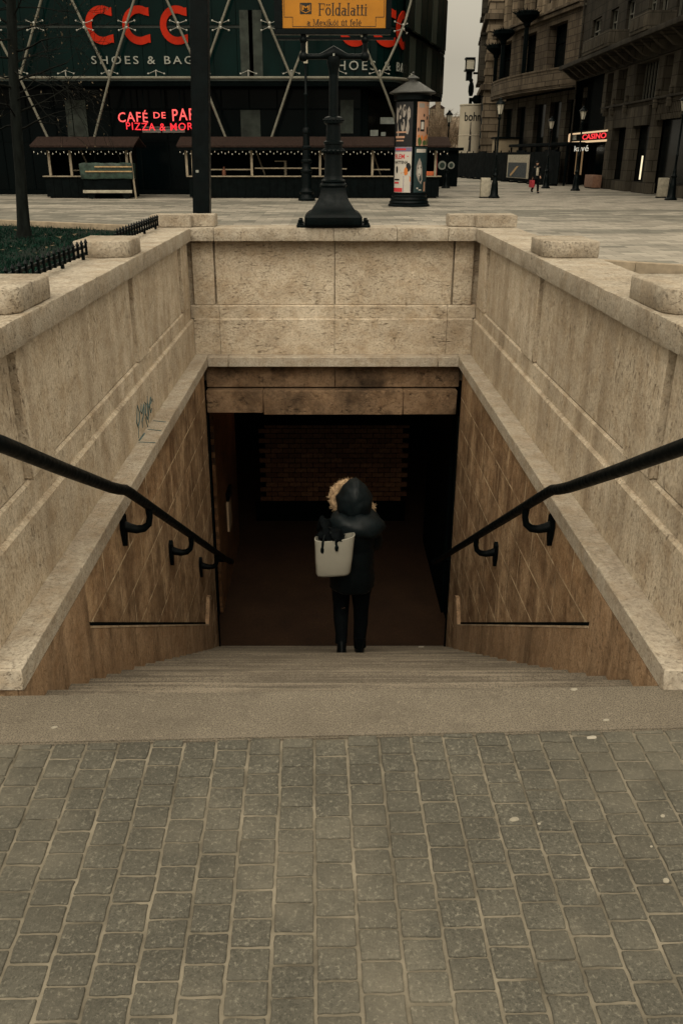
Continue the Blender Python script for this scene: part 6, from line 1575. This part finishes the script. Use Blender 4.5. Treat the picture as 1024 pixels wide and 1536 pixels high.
blot(808, 1236, .006, 'round pale gum spot just right of the tan blot', m_gum, 4)
blot(82, 1093, .009, 'pale oval spot on the left part of the landing slab', m_gum, 5, 1.3)
blot(860, 1036, .010, 'pale oval spot on the right part of the landing slab, close to the first step', m_gum, 6, 1.5)
blot(908, 1082, .008, 'flattened pale scrap on the landing slab near the pavers', m_gum, 7, 1.7)
blot(887, 1106, .010, 'white paper scrap at the joint of landing and pavers', m_paper, 8, 1.9, 'paper_scrap')
blot(976, 1270, .005, 'tiny pale fleck between the two gum spots by the right edge', m_gum, 9)
p = atz(631, 966, -3.19); pp_ = MB(); 
y_ = 2.9 + TR * 17.6
x_ = atx(631, 964, .0 + .9).x
pq = aty(631, 963, 2.9 + TR * 19 - .05)
pp_.prism([(pq.x - .035, pq.y - .03), (pq.x + .03, pq.y - .02), (pq.x + .04, pq.y + .03), (pq.x - .02, pq.y + .03)], 'z', -RI * 19, -RI * 19 + .02)
tag(pp_.build('paper_scrap', m_paper, smooth=False, loc=(pq.x, pq.y, -RI * 19)), 'crumpled white scrap on the lowest stairs beside the tunnel floor', 'litter')
# ------------------------------------------------------------------ light and world
w = bpy.data.worlds.new('World'); SC.world = w; w.use_nodes = True
nt = w.node_tree; nt.nodes.clear()
def wn(ty, **a):
    n = nt.nodes.new('ShaderNode' + ty)
    for k, v in a.items(): setattr(n, k, v)
    return n
SUN_EL, SUN_AZ = 50, 188
sky = wn('TexSky', sky_type='NISHITA', sun_disc=False, sun_elevation=math.radians(SUN_EL), sun_rotation=math.radians(SUN_AZ), air_density=1.0, dust_density=4.0, ozone_density=1.0)
hs = wn('HueSaturation'); hs.inputs['Saturation'].default_value = .12
nt.links.new(sky.outputs[0], hs.inputs['Color'])
tc = wn('TexCoord'); sep = wn('SeparateXYZ'); nt.links.new(tc.outputs['Generated'], sep.inputs[0])
mr = wn('ValToRGB'); nt.links.new(sep.outputs['Z'], mr.inputs[0]); els = mr.color_ramp.elements
for i, (p_, c_) in enumerate(((0.0, .50), (.09, .42), (.2, .58), (.42, 1.25), (1.0, 1.2))):
    e_ = els[i] if i < 2 else els.new(p_)
    e_.position = p_; e_.color = (c_, c_, c_, 1)
nz = wn('TexNoise'); nt.links.new(tc.outputs['Generated'], nz.inputs['Vector']); nz.inputs['Scale'].default_value = 2.2; nz.inputs['Detail'].default_value = 4
nr = wn('MapRange'); nt.links.new(nz.outputs[0], nr.inputs[0]); nr.inputs[1].default_value = .3; nr.inputs[2].default_value = .7; nr.inputs[3].default_value = .9; nr.inputs[4].default_value = 1.1
cl = wn('Mix', data_type='RGBA'); cl.inputs[0].default_value = .75; nt.links.new(hs.outputs[0], cl.inputs[6]); cl.inputs[7].default_value = (5.6, 5.6, 5.6, 1)
mu = wn('Mix', data_type='RGBA', blend_type='MULTIPLY'); mu.inputs[0].default_value = 1; nt.links.new(cl.outputs[2], mu.inputs[6]); mu.inputs[7].default_value = (1.0, .91, .72, 1)
m1 = wn('Math', operation='MULTIPLY'); nt.links.new(mr.outputs[0], m1.inputs[0]); nt.links.new(nr.outputs[0], m1.inputs[1])
mv = wn('VectorMath', operation='SCALE'); nt.links.new(mu.outputs[2], mv.inputs[0]); nt.links.new(m1.outputs[0], mv.inputs['Scale'])
bg = wn('Background'); bg.inputs['Strength'].default_value = .10; nt.links.new(mv.outputs[0], bg.inputs[0])
ow = wn('OutputWorld'); nt.links.new(bg.outputs[0], ow.inputs[0])
sd = bpy.data.lights.new('sun', 'SUN'); sd.energy = .6; sd.angle = math.radians(50); sd.color = (1, .93, .80)
so = bpy.data.objects.new('sun', sd); COL.objects.link(so)
az = math.radians(SUN_AZ); el = math.radians(SUN_EL)
dirv = Vector((math.sin(az) * math.cos(el), math.cos(az) * math.cos(el), math.sin(el)))
so.rotation_euler = dirv.to_track_quat('Z', 'Y').to_euler(); so.location = dirv * 60
vs = SC.view_settings; vs.view_transform = 'Standard'; vs.look = 'None'; vs.gamma = 1; vs.exposure = 1.15
SC.render.engine = 'CYCLES'
SC.cycles.use_denoising = True; SC.cycles.max_bounces = 8; SC.cycles.diffuse_bounces = 4; SC.cycles.glossy_bounces = 3; SC.cycles.sample_clamp_indirect = 4; SC.cycles.caustics_reflective = False
